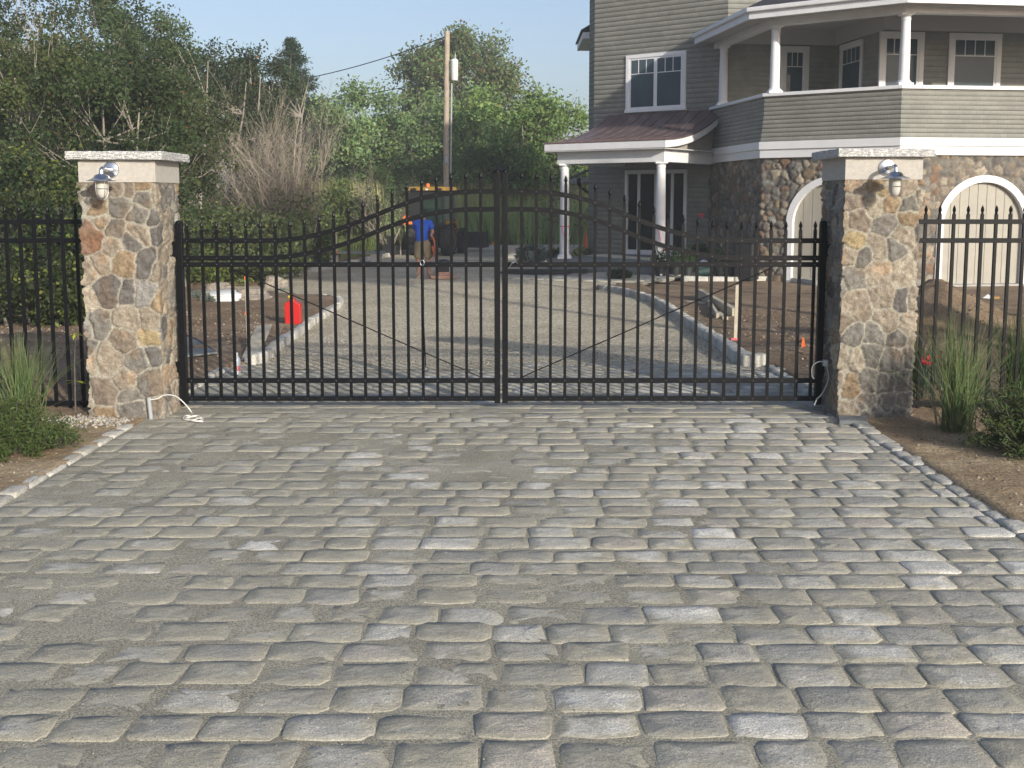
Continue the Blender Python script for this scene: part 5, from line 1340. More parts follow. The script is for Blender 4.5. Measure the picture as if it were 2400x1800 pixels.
o = pebbles('soil_clods', px, py, ground_z(px, py), .008, .030, M['pebble'], [(.17, .115, .07), (.24, .17, .11), (.12, .08, .05), (.30, .25, .19)]); tag(o, 'small clods scattered on the bare soil beyond the gate', 'soil clods', kind='stuff')

# ================================================================== THINGS BEYOND THE GATE, LEFT
def onG(u, v):
    p = G(u, v)
    for _ in range(12):
        z = float(ground_z(np.array([p.x]), np.array([p.y]))[0]); d = pray(u, v); t_ = (z-EYE)/d[2]; p = Vector((d[0]*t_, d[1]*t_, z))
    return p
# fuel can
p = onG(688, 758); s_ = p.y/9.0
t = thing('fuel_can', p, 'red plastic fuel can with a yellow cap on the soil behind the gate', 'fuel can')
W_, D_, H_ = .24, .17, .385
prof = [(-.42, 0), (.46, 0), (.50, .03), (.50, .70), (.46, .79), (.12, .93), (.09, 1.0), (-.13, 1.0), (-.17, .94), (-.44, .84), (-.50, .72), (-.47, .03)]
MB().prism([(p.x+a*W_, p.y-D_/2, p.z+b*H_) for a, b in prof], (0, D_, 0)).build('body', M['redplastic'], t, bevel=.012)
MB().tube([(p.x-.02, p.y, p.z+H_*.95), (p.x-.02, p.y, p.z+H_*1.08)], [.032, .028], 14).build('neck', M['redplastic'], t, smooth=True)
MB().tube([(p.x-.03, p.y-.01, p.z+H_*1.05), (p.x-.055, p.y-.02, p.z+H_*1.13)], [.034, .032], 14).build('cap', M['yellow'], t, smooth=True)
# boulders
def boulder(u, v, w_, d_, h_, label, seed):
    p = onG(u, v); r = random.Random(seed); bm = bmesh.new(); bmesh.ops.create_icosphere(bm, subdivisions=4, radius=1)
    from mathutils import noise
    for vt in bm.verts:
        c = vt.co.copy(); f = 1+.30*noise.noise(c*1.3+Vector((seed, 0, 0)))+.10*noise.noise(c*4+Vector((0, seed, 0)))
        q = c*f; q.z = max(q.z, -.35); q = Vector((round(q.x*3.2)/3.2*.45+q.x*.55, q.y, round(q.z*3)/3*.35+q.z*.65))
        vt.co = Vector((p.x+q.x*w_/2, p.y+q.y*d_/2, p.z+.25*h_+q.z*h_*.62))
    me = bpy.data.meshes.new('boulder'); bm.to_mesh(me); bm.free(); o = link('boulder', me, None, M['rock'], base=tuple(p)); tag(o, label, 'boulder', 'boulders at the edge of the left bed')
boulder(512, 690, .66, .5, .28, 'flat pinkish boulder behind the white lid', 3)
boulder(585, 703, .72, .45, .26, 'long low tan boulder in front, right of the white lid', 5)
boulder(645, 684, .62, .5, .42, 'tallest grey and tan boulder, right of the other two', 9)
p = onG(530, 702); t = thing('lid', p, 'round white plastic lid with a shallow dome standing between the boulders', 'lid')
mb = MB().lathe(p, [(.40, 0), (.41, .10), (.43, .105), (.43, .125), (.36, .155), (.2, .18), (.001, .19)], 32); mb.build('dome', M['whiteplastic'], t, smooth=True)
def silver_tuft(u, v, r_, label, seed):
    p = onG(u, v); r = np.random.default_rng(seed); n = 700
    t = thing('silvery_plant', p, label, 'plant', 'silvery low plants by the boulders')
    d = r.normal(size=(n, 3)); d /= np.linalg.norm(d, axis=1)[:, None]; d[:, 2] = np.abs(d[:, 2]); c = np.array(p)+d*r_*r.uniform(.3, 1.05, (n, 1))
    V, Fc, C = leaves(c, .055, leafcols(n, (.17, .20, .17), seed, .25), seed, asp=.25); fast('foliage', V, Fc, M['needle'], t, col=C)
    MB().tube([tuple(p), (p.x, p.y, p.z+r_*.5)], .008, 4).build('stem', M['bark'], t)
silver_tuft(462, 698, .15, 'silvery plant at the far left of the boulder row', 1); silver_tuft(486, 706, .15, 'silvery plant just left of the white lid', 2); silver_tuft(556, 705, .11, 'silvery plant between the white lid and the front boulder', 3); silver_tuft(611, 702, .10, 'silvery plant at the right end of the front boulder', 4); silver_tuft(664, 690, .14, 'silvery plant at the foot of the tallest boulder', 5)
# survey stakes
def stake(u, v, vt, label, ribs, w_=.016, mat='wood', col='orange'):
    p = onG(u, v); top = PY(u+.5, vt, p.y)
    t = thing('survey_stake', p, label, 'stake', 'survey stakes')
    MB().box(p.x-w_, p.x+w_, p.y-.008, p.y+.008, p.z-.05, top.z).build('stick', M[mat], t, bevel=.002)
    for f in ribs:
        z = p.z+(top.z-p.z)*f; mb = MB().box(p.x-w_-.003, p.x+w_+.003, p.y-.012, p.y+.012, z-.018, z+.018); mb.obox((p.x+w_+.01, p.y-.012, z-.03), (1, 0, -.2), (0, 1, 0), (.15, 0, 1), .012, .003, .035); mb.build('ribbon', M[col], t)
stake(580, 795, 648, 'thin wooden survey stake with an orange ribbon near the leaning board', (.42, .98), .011)
stake(789, 627, 545, 'wooden stake with an orange ribbon far back beside the stacked boards', (.45,), .028)
p = onG(1723, 797); top = PY(1728, 668, p.y)
t = thing('survey_stake', p, 'white wooden stake with a pink ribbon at its foot behind the right leaf', 'stake', 'survey stakes')
MB().hexa([(p.x-.02, p.y-.01, p.z-.05), (p.x+.02, p.y-.01, p.z-.05), (p.x+.02, p.y+.01, p.z-.05), (p.x-.02, p.y+.01, p.z-.05), (top.x-.02, p.y-.01, top.z), (top.x+.02, p.y-.01, top.z), (top.x+.02, p.y+.01, top.z), (top.x-.02, p.y+.01, top.z)]).build('stick', M['wood'], t)
MB().box(p.x-.05, p.x+.025, p.y-.02, p.y+.015, p.z, p.z+.025).build('ribbon', M['pink'], t)
# leaning board, from the soil up onto the kerb
a = onG(580, 843); b = PY(615, 764, a.y+1.25)
d = (b-a); L = d.length; ez = d.normalized(); ex = Vector((.82, -.45, 0)).normalized(); ex = (ex-ez*ex.dot(ez)).normalized(); ey = ez.cross(ex)
mb = MB().obox((a+b)/2+ex*.02, ex, ey, ez, .088, .011, L/2)
tag(mb.build('board', M['wood'], None, base=tuple(a), bevel=.002), 'pale grey board propped on the soil against the left kerb', 'board')
# blue-grey sheet half behind the pillar
p0, p1, p2, p3 = onG(400, 845), onG(510, 832), onG(462, 800), onG(400, 775)
mb = MB().prism([(q.x, q.y, q.z+.015) for q in (p0, p1, p2, p3, Vector((p3.x-.5, p3.y, p3.z)), Vector((p0.x-.5, p0.y, p0.z)))], (0, 0, .02))
tag(mb.build('stone_slab', M['bluestone'], None, base=tuple(p0)), 'flat blue-grey slab lying on the soil close behind the left pillar', 'slab')
# water bottle
p = onG(556, 877); p.z = max(p.z, .0)
t = thing('water_bottle', p, 'small clear water bottle with a pink label standing by the kerb end', 'bottle')
MB().lathe(p, [(.030, 0), (.033, .01), (.033, .06), (.031, .07), (.033, .08), (.033, .14), (.024, .165), (.013, .18), (.012, .195)], 20).build('bottle', M['clear'], t, smooth=True)
MB().lathe(p, [(.0338, .035), (.0338, .085)], 20).build('label', M['label'], t, smooth=True)
MB().lathe(p, [(.015, .19), (.015, .21), (.001, .212)], 14).build('cap', M['whiteplastic'], t, smooth=True)
# stacked boards / pallet far left
p = onG(790, 612); t = thing('board_stack', p, 'low stack of dark boards on blocks beside the far kerb', 'board stack')
mb = MB()
for k in range(3): mb.box(p.x-1.45, p.x+1.5, p.y-.35+k*.24, p.y-.16+k*.24, p.z+.24, p.z+.30)
mb.build('boards', M['bluestone'], t)
mb = MB(); [mb.box(p.x+x_, p.x+x_+.28, p.y-.3, p.y+.3, p.z-.02, p.z+.24) for x_ in (-1.3, -.2, 1.1)]; mb.build('blocks', M['concrete'], t)

# cables at the pillars
p = G(371, 985); x_ = -2.705
t = thing('cable', (x_, 8.18, 0), 'white cable rising from a conduit at the left pillar and coiled on the cobbles', 'cable')
MB().tube([(-2.80, 8.205, -.02), (-2.812, 8.20, .17)], .017, 10).build('conduit', M['greyplastic'], t, smooth=True)
c1 = PY(370, 934, 8.19); pts = [(-2.812, 8.20, .15), tuple(c1)]+[tuple(PY(u, v, Y)) for u, v, Y in ((385, 926, 8.18), (410, 928, 8.14), (432, 945, 8.08), (448, 965, 8.05))]
e_ = G(450, 977); pts += [(e_.x, e_.y, .012)]+[(G(u, v).x, G(u, v).y, .012) for u, v in ((435, 978), (430, 985), (450, 988), (474, 982), (470, 990), (440, 986), (455, 980), (476, 991), (452, 990), (435, 983), (462, 978), (472, 984))]
MB().tube(catmull(pts, 7), .0048, 6).build('cord', M['cable'], t, smooth=True)
t = thing('cable', (2.50, 8.7, 0), 'grey-white cable with a small connector hanging at the right gate post', 'cable')
pts = [tuple(PY(u, v, 8.42)) for u, v in ((1932, 852), (1940, 868), (1942, 885), (1936, 905), (1925, 925), (1915, 935), (1908, 950))]
MB().tube(catmull(pts, 6), .0055, 6).build('cord', M['greyplastic'], t, smooth=True)
pts = [tuple(PY(u, v, 8.50)) for u, v in ((1932, 848), (1918, 848), (1905, 858), (1903, 875), (1908, 888), (1902, 880))]
MB().tube(catmull(pts, 6), .005, 6).build('cord', M['cable'], t, smooth=True)
q = PY(1934, 852, 8.42); MB().box(q.x-.018, q.x+.018, 8.40, 8.44, q.z-.02, q.z+.03).build('connector', M['greyplastic'], t, bevel=.003)
# dark slab at the foot of the right pillar
q = G(1985, 992); mb = MB().obox((2.60, 8.07, .018), (1, -.25, .02), (.25, 1, 0), (0, 0, 1), .10, .10, .016)
tag(mb.build('stone_slab', M['bluestone'], None, base=(2.60, 8.07, 0), bevel=.004), 'small dark slab at the front corner of the right pillar foot', 'slab')

# ================================================================== THINGS BEYOND THE GATE, RIGHT
def plank(u0, v0, u1, v1, w_, h_, label, lift=.04):
    a = onG(u0, v0); b = onG(u1, v1); a.z += lift; b.z += lift*.6; d = b-a; ez = d.normalized(); ex = ez.cross(Vector((0, 0, 1))).normalized(); ey = ex.cross(ez)
    tag(MB().obox((a+b)/2, ex, ey, ez, w_/2, h_/2, d.length/2).build('plank', M['wood'], None, base=tuple(a), bevel=.003), label, 'plank', 'planks lying on the right bed')
plank(1640, 697, 1722, 741, .09, .16, 'longest pale plank lying on edge on the soil behind the right leaf', .08)
plank(1662, 716, 1682, 746, .05, .10, 'short plank with a split end beside the longest plank', .05)
plank(1612, 709, 1655, 712, .10, .03, 'small scrap of pale wood lying left of the planks', .02)
plank(1683, 738, 1700, 749, .09, .05, 'chunk of yellowish wood at the end of the longest plank', .03)
p = onG(1882, 830); t = thing('marker_flag', p, 'narrow orange marker flag standing in the soil left of the right pillar', 'marker flag')
top = PY(1882, 791, p.y)
MB().tube([tuple(p), (p.x, p.y, top.z)], .003, 5).build('wire_stem', M['iron'], t)
MB().prism([(p.x-.012, p.y-.004, top.z), (p.x+.006, p.y-.004, top.z), (p.x+.03, p.y-.004, p.z+.05), (p.x+.02, p.y-.004, p.z), (p.x-.022, p.y-.004, p.z+.06)], (0, .008, 0)).build('flag', M['orange'], t)
# nursery pots in front of the stone wall
def pot(u, v, r_, h_, label, seed, plant=True, tip=False, col='blackplastic', pc=(.05, .09, .03)):
    p = onG(u, v); p.z = -.27; t = thing('nursery_pot', p, label, 'plant pot', 'nursery pots by the stone wall')
    rot = Matrix.Rotation(R(82), 3, 'Y') if tip else None; c = p+Vector((0, 0, r_ if tip else 0))
    MB().lathe(c, [(r_*.78, 0), (r_*.98, h_-.03), (r_*1.05, h_-.03), (r_*1.05, h_), (r_*.97, h_), (r_*.94, h_-.05), (.01, h_-.05)], 22, rot=rot).build('pot', M[col], t, smooth=True)
    if plant and not tip:
        r = np.random.default_rng(seed); n = 420; c2 = np.array([p.x, p.y, p.z+h_+.15])+r.normal(size=(n, 3))*np.array([r_*.65, r_*.65, .13])
        V, Fc, C = leaves(c2, .07, leafcols(n, pc, seed, .35), seed, asp=.45); fast('foliage', V, Fc, M['leaf'], t, col=C)
        MB().tube([(p.x, p.y, p.z+h_-.06), (p.x+.02, p.y, p.z+h_+.2)], .008, 4).build('stem', M['bark'], t)
    return t
pot(1547, 658, .155, .32, 'black nursery pot with a white tag, leftmost of the row', 1)
q = onG(1547, 658); tag(MB().box(q.x-.03, q.x+.03, q.y-.17, q.y-.158, q.z+.15, q.z+.18).build('plant_tag', M['white'], None, base=(q.x, q.y-.16, q.z+.15)), 'small white tag on the leftmost nursery pot', 'tag')
pot(1582, 656, .15, .33, 'black nursery pot second from the left, tall thin plant in it', 2)
pot(1611, 656, .14, .30, 'black nursery pot third from the left, left of the overturned one', 3, pc=(.07, .12, .03))
pot(1632, 656, .125, .36, 'overturned dark green pot with a yellow sticker lying on its side', 4, tip=True, col='potgreen')
q = onG(1638, 657); 
pot(1690, 655, .17, .33, 'black nursery pot right of the overturned one, behind the stake', 5, pc=(.04, .07, .03))
pot(1724, 654, .16, .34, 'black nursery pot fifth in the row, right of the white stake top', 6, plant=False)
pot(1756, 655, .17, .34, 'black nursery pot, rightmost of the row beside the garage door', 7, pc=(.05, .08, .03))
p = onG(1652, 650); p.z = -.27; t = thing('bag', p, 'crumpled white bag standing behind the overturned pot', 'bag')
bm = bmesh.new(); bmesh.ops.create_icosphere(bm, subdivisions=3, radius=1); rr = random.Random(2)
for v in bm.verts: f = 1+rr.uniform(-.08, .08); v.co = Vector((p.x+v.co.x*.13*f, p.y+.2+v.co.y*.10*f, p.z+.19+v.co.z*.2*f))
me = bpy.data.meshes.new('bag'); bm.to_mesh(me); bm.free(); link('sack', me, t, M['whiteplastic'])
# bin beside the stone wall
s_, z_ = hit(1765, 600, PBC, eBr); q = PBC+np.array(eBr)*s_+np.array(nrm(eBr))*.35
t = thing('bin', (q[0], q[1], -.3), 'tall dark bin against the stone wall between the entry and the garage door', 'bin')
MB().obox((q[0], q[1], .15), (eBr[0], eBr[1], 0), (nrm(eBr)[0], nrm(eBr)[1], 0), (0, 0, 1), .24, .22, .45).build('body', M['machineblack'], t, bevel=.03)
MB().obox((q[0], q[1], .63), (eBr[0], eBr[1], 0), (nrm(eBr)[0], nrm(eBr)[1], 0), (0, 0, 1), .26, .24, .03).build('lid', M['machineblack'], t, bevel=.01)
# coiled hose on the stone path
cx_ = G(1282, 645); mb = MB(); pts = []
for k in range(150):
    a = k*.42; rr_ = .62+.22*math.sin(k*.37)+.1*math.sin(k*1.1); pts.append((cx_.x+rr_*math.cos(a)*1.5, cx_.y+rr_*math.sin(a)*.6, -.255+.0006*k+.012*math.sin(k*.9)))
tag(mb.tube(pts, .011, 5).build('hose', M['blackplastic'], None, base=(cx_.x, cx_.y, -.26)), 'loose coil of black hose lying on the stone path by the porch', 'hose')
# small rock by the path
boulder(1503, 660, .55, .3, .14, 'small flat grey stone heap at the end of the stone path', 21)
# low grey wall segment left of the porch and small blue spruce
a = G(1185, 618); t = tag(MB().box(a.x, FLp[0]-1.3, 36.2, 36.45, -.35, .12).build('low_wall', M['concrete'], None, base=(a.x, 36.2, -.3), bevel=.01), 'low grey wall between the gate posts and the left porch column', 'low wall')
def little(u, v, r_, h_, label, c, seed):
    p = G(u, v); t = thing('dwarf_spruce', p, label, 'shrub', 'small shrubs by the porch'); r = np.random.default_rng(seed); n = 1500
    cen = r.normal(size=(n, 3)); cen /= np.linalg.norm(cen, axis=1)[:, None]; cen *= np.array([r_, r_, h_*.55])*r.uniform(.5, 1.05, (n, 1)); cen[:, 2] += h_*.5; cen += np.array(p)
    V, Fc, C = leaves(cen, .10, leafcols(n, c, seed, .3), seed, asp=.25); fast('foliage', V, Fc, M['needle'], t, col=C); MB().tube([tuple(p), (p.x, p.y, p.z+h_*.6)], .015, 5).build('stem', M['bark'], t)
little(1245, 622, .50, .62, 'small blue-green spruce left of the left porch column', (.07, .11, .09), 1)
little(1305, 622, .3, .5, 'small green bush directly left of the left porch column foot', (.06, .09, .03), 2)
little(1364, 618, .3, .5, 'small green bush right of the left porch column foot', (.05, .08, .035), 3)
little(1452, 655, .3, .25, 'flat dark green plant at the kerb beside the stone path', (.04, .07, .03), 4)
little(1640, 630, .3, .7, 'green leafy plant standing behind the nursery pots', (.05, .09, .03), 5)
# cones, far
for k, (u, lab) in enumerate(((1142, 'left one of two small orange cones on the far kerb'), (1157.5, 'right one of two small orange cones on the far kerb'), )):
    p = PY(u, 583, 43.7); t = thing('traffic_cone', (p.x, 43.7, p.z), lab, 'cone', 'small orange cones')
    MB().box(p.x-.13, p.x+.13, 43.57, 43.83, p.z-.02, p.z+.01).build('base', M['orange'], t); MB().lathe((p.x, 43.7, p.z+.01), [(.10, 0), (.02, .28), (.005, .29)], 14).build('body', M['orange'], t, smooth=True)
p = PY(1373, 572, 42); t = thing('traffic_cone', (p.x, 42, p.z), 'orange cone beside the porch corner against the reeds', 'cone', 'small orange cones')
MB().box(p.x-.16, p.x+.16, 41.84, 42.16, -.32, -.28).build('base', M['orange'], t); MB().lathe((p.x, 42, -.28), [(.13, 0), (.02, .72), (.005, .74)], 14).build('body', M['orange'], t, smooth=True)
p = onG(2318, 701); t = thing('scrap', p, 'white and yellow scrap of packaging on the soil in front of the garage door', 'litter')
MB().prism([(p.x-.12, p.y, p.z+.02), (p.x, p.y+.08, p.z+.08), (p.x+.05, p.y-.06, p.z+.01)], (.01, .0, .012)).build('wrapper', M['whiteplastic'], t); MB().obox((p.x+.12, p.y, p.z+.03), (1, .3, 0), (-.3, 1, 0), (0, 0, 1), .06, .04, .02).build('box', M['caseyellow'], t)

# ================================================================== TRACTOR
TY = 38.0; tq = PY(1012, 595, TY); TX = tq.x; TZ = GZ
trac = thing('tractor', (TX, TY, TZ), 'yellow and black tractor with a cab seen from behind, parked at the far end', 'tractor')
th = R(-14)   # heading turned a little to the right of straight away
fx, fy = math.sin(-th), math.cos(-th)   # forward
rxv, ryv = fy, -fx                      # right
def tp(r_, f_, z): return (TX+rxv*r_+fx*f_, TY+ryv*r_+fy*f_, TZ+z)
def tb(mb, r0, r1, f0, f1, z0, z1, tr_=0, tf=0):
    return mb.hexa([tp(r0, f0, z0), tp(r1, f0, z0), tp(r1, f1, z0), tp(r0, f1, z0), tp(r0+tr_, f0+tf, z1), tp(r1-tr_, f0+tf, z1), tp(r1-tr_, f1-tf, z1), tp(r0+tr_, f1-tf, z1)])
def wheel(r_, f_, rad, wd, nm):
    rot = Matrix(((fx, 0, rxv), (fy, 0, ryv), (0, 1, 0))) ; c = tp(r_, f_, rad)
    h = wd/2
    ty_ = MB().lathe(c, [(rad*.55, -h*.8), (rad*.62, -h), (rad*.86, -h), (rad*.96, -h*.8), (rad*.97, 0), (rad*.96, h*.8), (rad*.86, h), (rad*.62, h), (rad*.55, h*.8)], 30, rot=rot)
    for k in range(18):
        a = 2*math.pi*k/18
        for sg in (-1, 1):
            a2 = a+(.17 if sg > 0 else 0); p0 = Vector((rad*1.0*math.cos(a2), rad*1.0*math.sin(a2), 0)); tdir = Vector((-math.sin(a2), math.cos(a2), 0)); n_ = Vector((math.cos(a2), math.sin(a2), 0))
            ex = (Vector((0, 0, 1))*sg+tdir*.45).normalized(); ey = n_.cross(ex)
            cc_ = Vector(c)+rot @ (n_*rad*.975+Vector((0, 0, sg*h*.48))+tdir*h*.2)
            ty_.obox(cc_, rot @ ex, rot @ ey, rot @ n_, h*.52, rad*.035, rad*.035)
    w_ = ty_.build(nm, M['tyre'], trac)
    MB().lathe(c, [(.02, -h*.5), (rad*.3, -h*.5), (rad*.56, -h*.85), (rad*.56, h*.85), (rad*.3, h*.4), (.02, h*.4)], 24, rot=rot).build('rim', M['caseyellow'], w_)
    return w_
wheel(-.60, 0, .56, .36, 'rear_wheel'); wheel(.62, 0, .56, .36, 'rear_wheel'); wheel(-.55, 1.75, .36, .26, 'front_wheel'); wheel(.60, 1.75, .36, .26, 'front_wheel')
mb = MB(); tb(mb, -.25, .25, -.35, 2.3, .45, .78); tb(mb, -.42, .42, -.25, .7, .75, 1.0); tb(mb, -.2, .2, -.7, -.3, .35, .6); mb.build('chassis', M['machineblack'], trac, bevel=.02)
mb = MB(); tb(mb, -.33, .33, .75, 2.35, .78, 1.25, .03); mb.build('hood', M['caseyellow'], trac, bevel=.05)
for sg in (-1, 1):
    mb = MB(); pts = [(.72*math.cos(a)*.0, a) for a in np.linspace(1.05, 2.7, 9)]; V = []; Fc = []
    for _, a in pts:
        for r_ in (sg*.42, sg*.82):
            V.append(tp(r_, -.62*math.cos(a), .58+.62*math.sin(a))); V.append(tp(r_, -.58*math.cos(a), .58+.58*math.sin(a)))
    for i in range(8):
        k = 4*i; Fc += [(k, k+2, k+6, k+4), (k+1, k+5, k+7, k+3), (k, k+4, k+5, k+1), (k+2, k+3, k+7, k+6)]
    mb.add(V, Fc).build('fender', M['caseyellow'], trac)
mb = MB(); 
for r_, f_ in ((-.60, -.42), (.60, -.42), (-.60, .75), (.60, .75)): tb(mb, r_-.035, r_+.035, f_-.035, f_+.035, 1.0, 2.25)
tb(mb, -.6, .6, -.44, -.38, 1.0, 1.10); tb(mb, -.6, .6, -.46, -.36, 2.17, 2.26); tb(mb, -.25, .25, -.46, -.40, 1.96, 2.17); tb(mb, -.60, -.30, -.43, -.39, 1.1, 2.17)
mb.build('cab_frame', M['machineblack'], trac)
def tglassm():
    m, n, b = newmat('cab_glass'); b.inputs['Base Color'].default_value = (.02, .05, .045, 1); b.inputs['Roughness'].default_value = .08; b.inputs['Alpha'].default_value = .45
    return m
M['cabglass'] = tglassm()
mb = MB(); tb(mb, -.56, .56, -.405, -.395, 1.10, 2.17); tb(mb, .595, .605, -.38, .72, 1.05, 2.2); tb(mb, -.605, -.595, -.38, .72, 1.05, 2.2); mb.build('cab_glass', M['cabglass'], trac)
mb = MB(); tb(mb, -.70, .70, -.56, .9, 2.26, 2.40, .05, .05); mb.build('cab_roof', M['caseyellow'], trac, bevel=.03)
mb = MB(); tb(mb, -.56, -.36, -.58, -.55, 2.27, 2.35); tb(mb, .36, .56, -.58, -.55, 2.27, 2.35); mb.build('rear_light', M['machineblack'], trac)
mb = MB(); tb(mb, -.02, .06, -.585, -.55, 2.28, 2.33); mb.build('licence_lamp', M['white'], trac)
MB().lathe(tp(-.06, -.2, 2.40), [(.07, 0), (.07, .08), (.05, .11), (.01, .12)], 12).build('beacon', M['orange'], trac, smooth=True)
mb = MB(); tb(mb, -.25, .25, .1, .3, 1.0, 1.65); tb(mb, -.22, .22, -.1, .1, 1.0, 1.15); mb.build('seat', M['machineblack'], trac, bevel=.03)
c = tp(-.72, -.58, 1.22); MB().prism([(c[0]-.22, c[1], c[2]-.12), (c[0]+.22, c[1], c[2]-.12), (c[0]+.05, c[1], c[2]+.22), (c[0]-.05, c[1], c[2]+.22)], (0, .02, 0)).build('slow_moving_sign', M['orange'], trac)
mb = MB(); tb(mb, -.85, 1.15, 2.9, 3.5, .15, .75, 0, .1); mb.build('loader_bucket', M['machineblack'], trac, bevel=.02)
mb = MB(); tb(mb, .36, .46, 1.0, 3.0, .75, .9); tb(mb, -.46, -.36, 1.0, 3.0, .75, .9); mb.build('loader_arm', M['machineblack'], trac)
mb = MB(); tb(mb, -1.45, -.95, -1.1, -.75, .05, .38); tb(mb, -1.3, -1.1, -1.0, -.85, .35, .7); tb(mb, -1.9, -1.4, -1.05, -.95, .05, .22); mb.build('rear_attachment', M['machineblack'], trac, bevel=.02)

# ================================================================== WORKER AND PLATE COMPACTOR
MY = 27.0; mq = PY(992, 648, MY); MX = mq.x; MZ = ztf(MY)+.005
# plate compactor
cq = PY(1039, 645, 26.9); CX, CY = cq.x, 26.9
t = thing('plate_compactor', (CX, CY, MZ), 'worn orange plate compactor pushed by the worker in the blue shirt', 'plate compactor')
MB().prism([(CX-.32, CY-.25, MZ+.09), (CX-.27, CY-.25, MZ+.005), (CX+.27, CY-.25, MZ+.005), (CX+.33, CY-.25, MZ+.09)], (0, .5, 0)).build('base_plate', M['plate'], t, bevel=.01)
MB().box(CX-.2, CX+.22, CY-.18, CY+.18, MZ+.09, MZ+.17).build('deck', M['plate'], t, bevel=.01)
mb = MB().box(CX-.12, CX+.14, CY-.14, CY+.14, MZ+.17, MZ+.40); mb.lathe((CX+.02, CY, MZ+.38), [(.13, 0), (.14, .05), (.12, .09), (.02, .11)], 16); mb.build('engine', M['machineblack'], t, bevel=.015)
MB().box(CX+.15, CX+.24, CY-.1, CY+.1, MZ+.16, MZ+.36).build('exhaust_guard', M['galv'], t, bevel=.01)
hx = PY(1011, 556, 26.8)
mb = MB(); 
for o_ in (-.10, .10): mb.tube([(CX-.10, CY+o_, MZ+.16), (CX-.19, CY+o_-.02, MZ+.55), (hx.x+.08, CY+o_-.05, hx.z-.12), (hx.x+.02, CY+o_-.06, hx.z)], .021, 8)
mb.tube([(hx.x+.02, CY-.18, hx.z), (hx.x+.02, CY+.08, hx.z)], .02, 8); mb.obox((CX-.20, CY-.02, MZ+.60), (1, 0, .25), (0, 1, 0), (-.25, 0, 1), .03, .10, .22)
mb.build('handle', M['compactor'], t, smooth=True)
# the worker, seen from behind, leaning forward
def skin_obj(name, verts, edges, mat, parent, root=0, sub=2, smoothing=0):
    me = bpy.data.meshes.new(name); me.from_pydata([v[0] for v in verts], edges, []); me.update()
    o = link(name, me, parent, None)
    m = o.modifiers.new('skin', 'SKIN'); m.use_smooth_shade = True
    ly = me.skin_vertices[0] if me.skin_vertices else None
    if ly is None:
        bm = bmesh.new(); bm.from_mesh(me); bm.verts.layers.skin.verify(); bm.to_mesh(me); bm.free(); ly = me.skin_vertices[0]
    for i, v in enumerate(verts):
        r_ = v[1]; ly.data[i].radius = r_ if isinstance(r_, tuple) else (r_, r_); ly.data[i].use_root = (i == root)
    s_ = o.modifiers.new('sub', 'SUBSURF'); s_.levels = sub; s_.render_levels = sub
    me.materials.append(mat); return o
man = thing('person', (MX, MY, MZ), 'person in a blue T-shirt and khaki shorts seen from behind, bending over the compactor handle', 'person')
def mp(x, y, z): return (MX+x, MY+y, MZ+z)
hand = (hx.x+.02-MX, CY-.05-MY, hx.z-MZ)
# body: pelvis root; x to the right, y away from the camera
B = [(mp(-.02, 0, .90), (.155, .115)), (mp(-.03, .03, 1.06), (.135, .10)), (mp(-.03, .10, 1.24), (.165, .11)), (mp(-.02, .17, 1.39), (.15, .09)), (mp(.0, .22, 1.47), .06), (mp(.005, .26, 1.53), .055),
     # arms: right
     (mp(.17, .16, 1.37), .062), (mp(.235, .14, 1.14), .048), (mp(hand[0]-.035, hand[1], hand[2]+.06), .030), (mp(hand[0]-.015, hand[1], hand[2]+.025), (.04, .025)),
     # left arm reaching forward in front of the body
     (mp(-.21, .17, 1.36), .062), (mp(-.20, .32, 1.14), .048), (mp(.02, .42, 1.06), .031), (mp(.06, .43, 1.055), (.04, .025)),
     # legs
     (mp(-.115, .0, .82), .095), (mp(-.125, .03, .50), .064), (mp(-.12, -.01, .30), .060), (mp(-.115, -.02, .09), .038), (mp(-.12, .10, .04), (.042, .03)),
     (mp(.095, .02, .82), .095), (mp(.12, .07, .50), .064), (mp(.13, .05, .30), .060), (mp(.135, .04, .09), .038), (mp(.15, .16, .04), (.042, .03))]
Ed = [(0, 1), (1, 2), (2, 3), (3, 4), (4, 5), (3, 6), (6, 7), (7, 8), (8, 9), (3, 10), (10, 11), (11, 12), (12, 13), (0, 14), (14, 15), (15, 16), (16, 17), (17, 18), (0, 19), (19, 20), (20, 21), (21, 22), (22, 23)]
# fingers and thumbs curled round the bars
for base_i, c in ((9, Vector(B[9][0])), (13, Vector(B[13][0]))):
    for k in range(4):
        o_ = -.027+.018*k; L = (.026, .03, .028, .022)[k]; i0 = len(B)
        B += [(tuple(c+Vector((.026, o_, -.004))), .0085), (tuple(c+Vector((.040, o_, -.004-L))), .008), (tuple(c+Vector((.018, o_, -.016-L*1.5))), .007)]; Ed += [(base_i, i0), (i0, i0+1), (i0+1, i0+2)]
    i0 = len(B); B += [(tuple(c+Vector((-.012, -.034, -.012))), .010), (tuple(c+Vector((.008, -.040, -.036))), .0085)]; Ed += [(base_i, i0), (i0, i0+1)]
body = skin_obj('body', B, Ed, M['skin'], man)
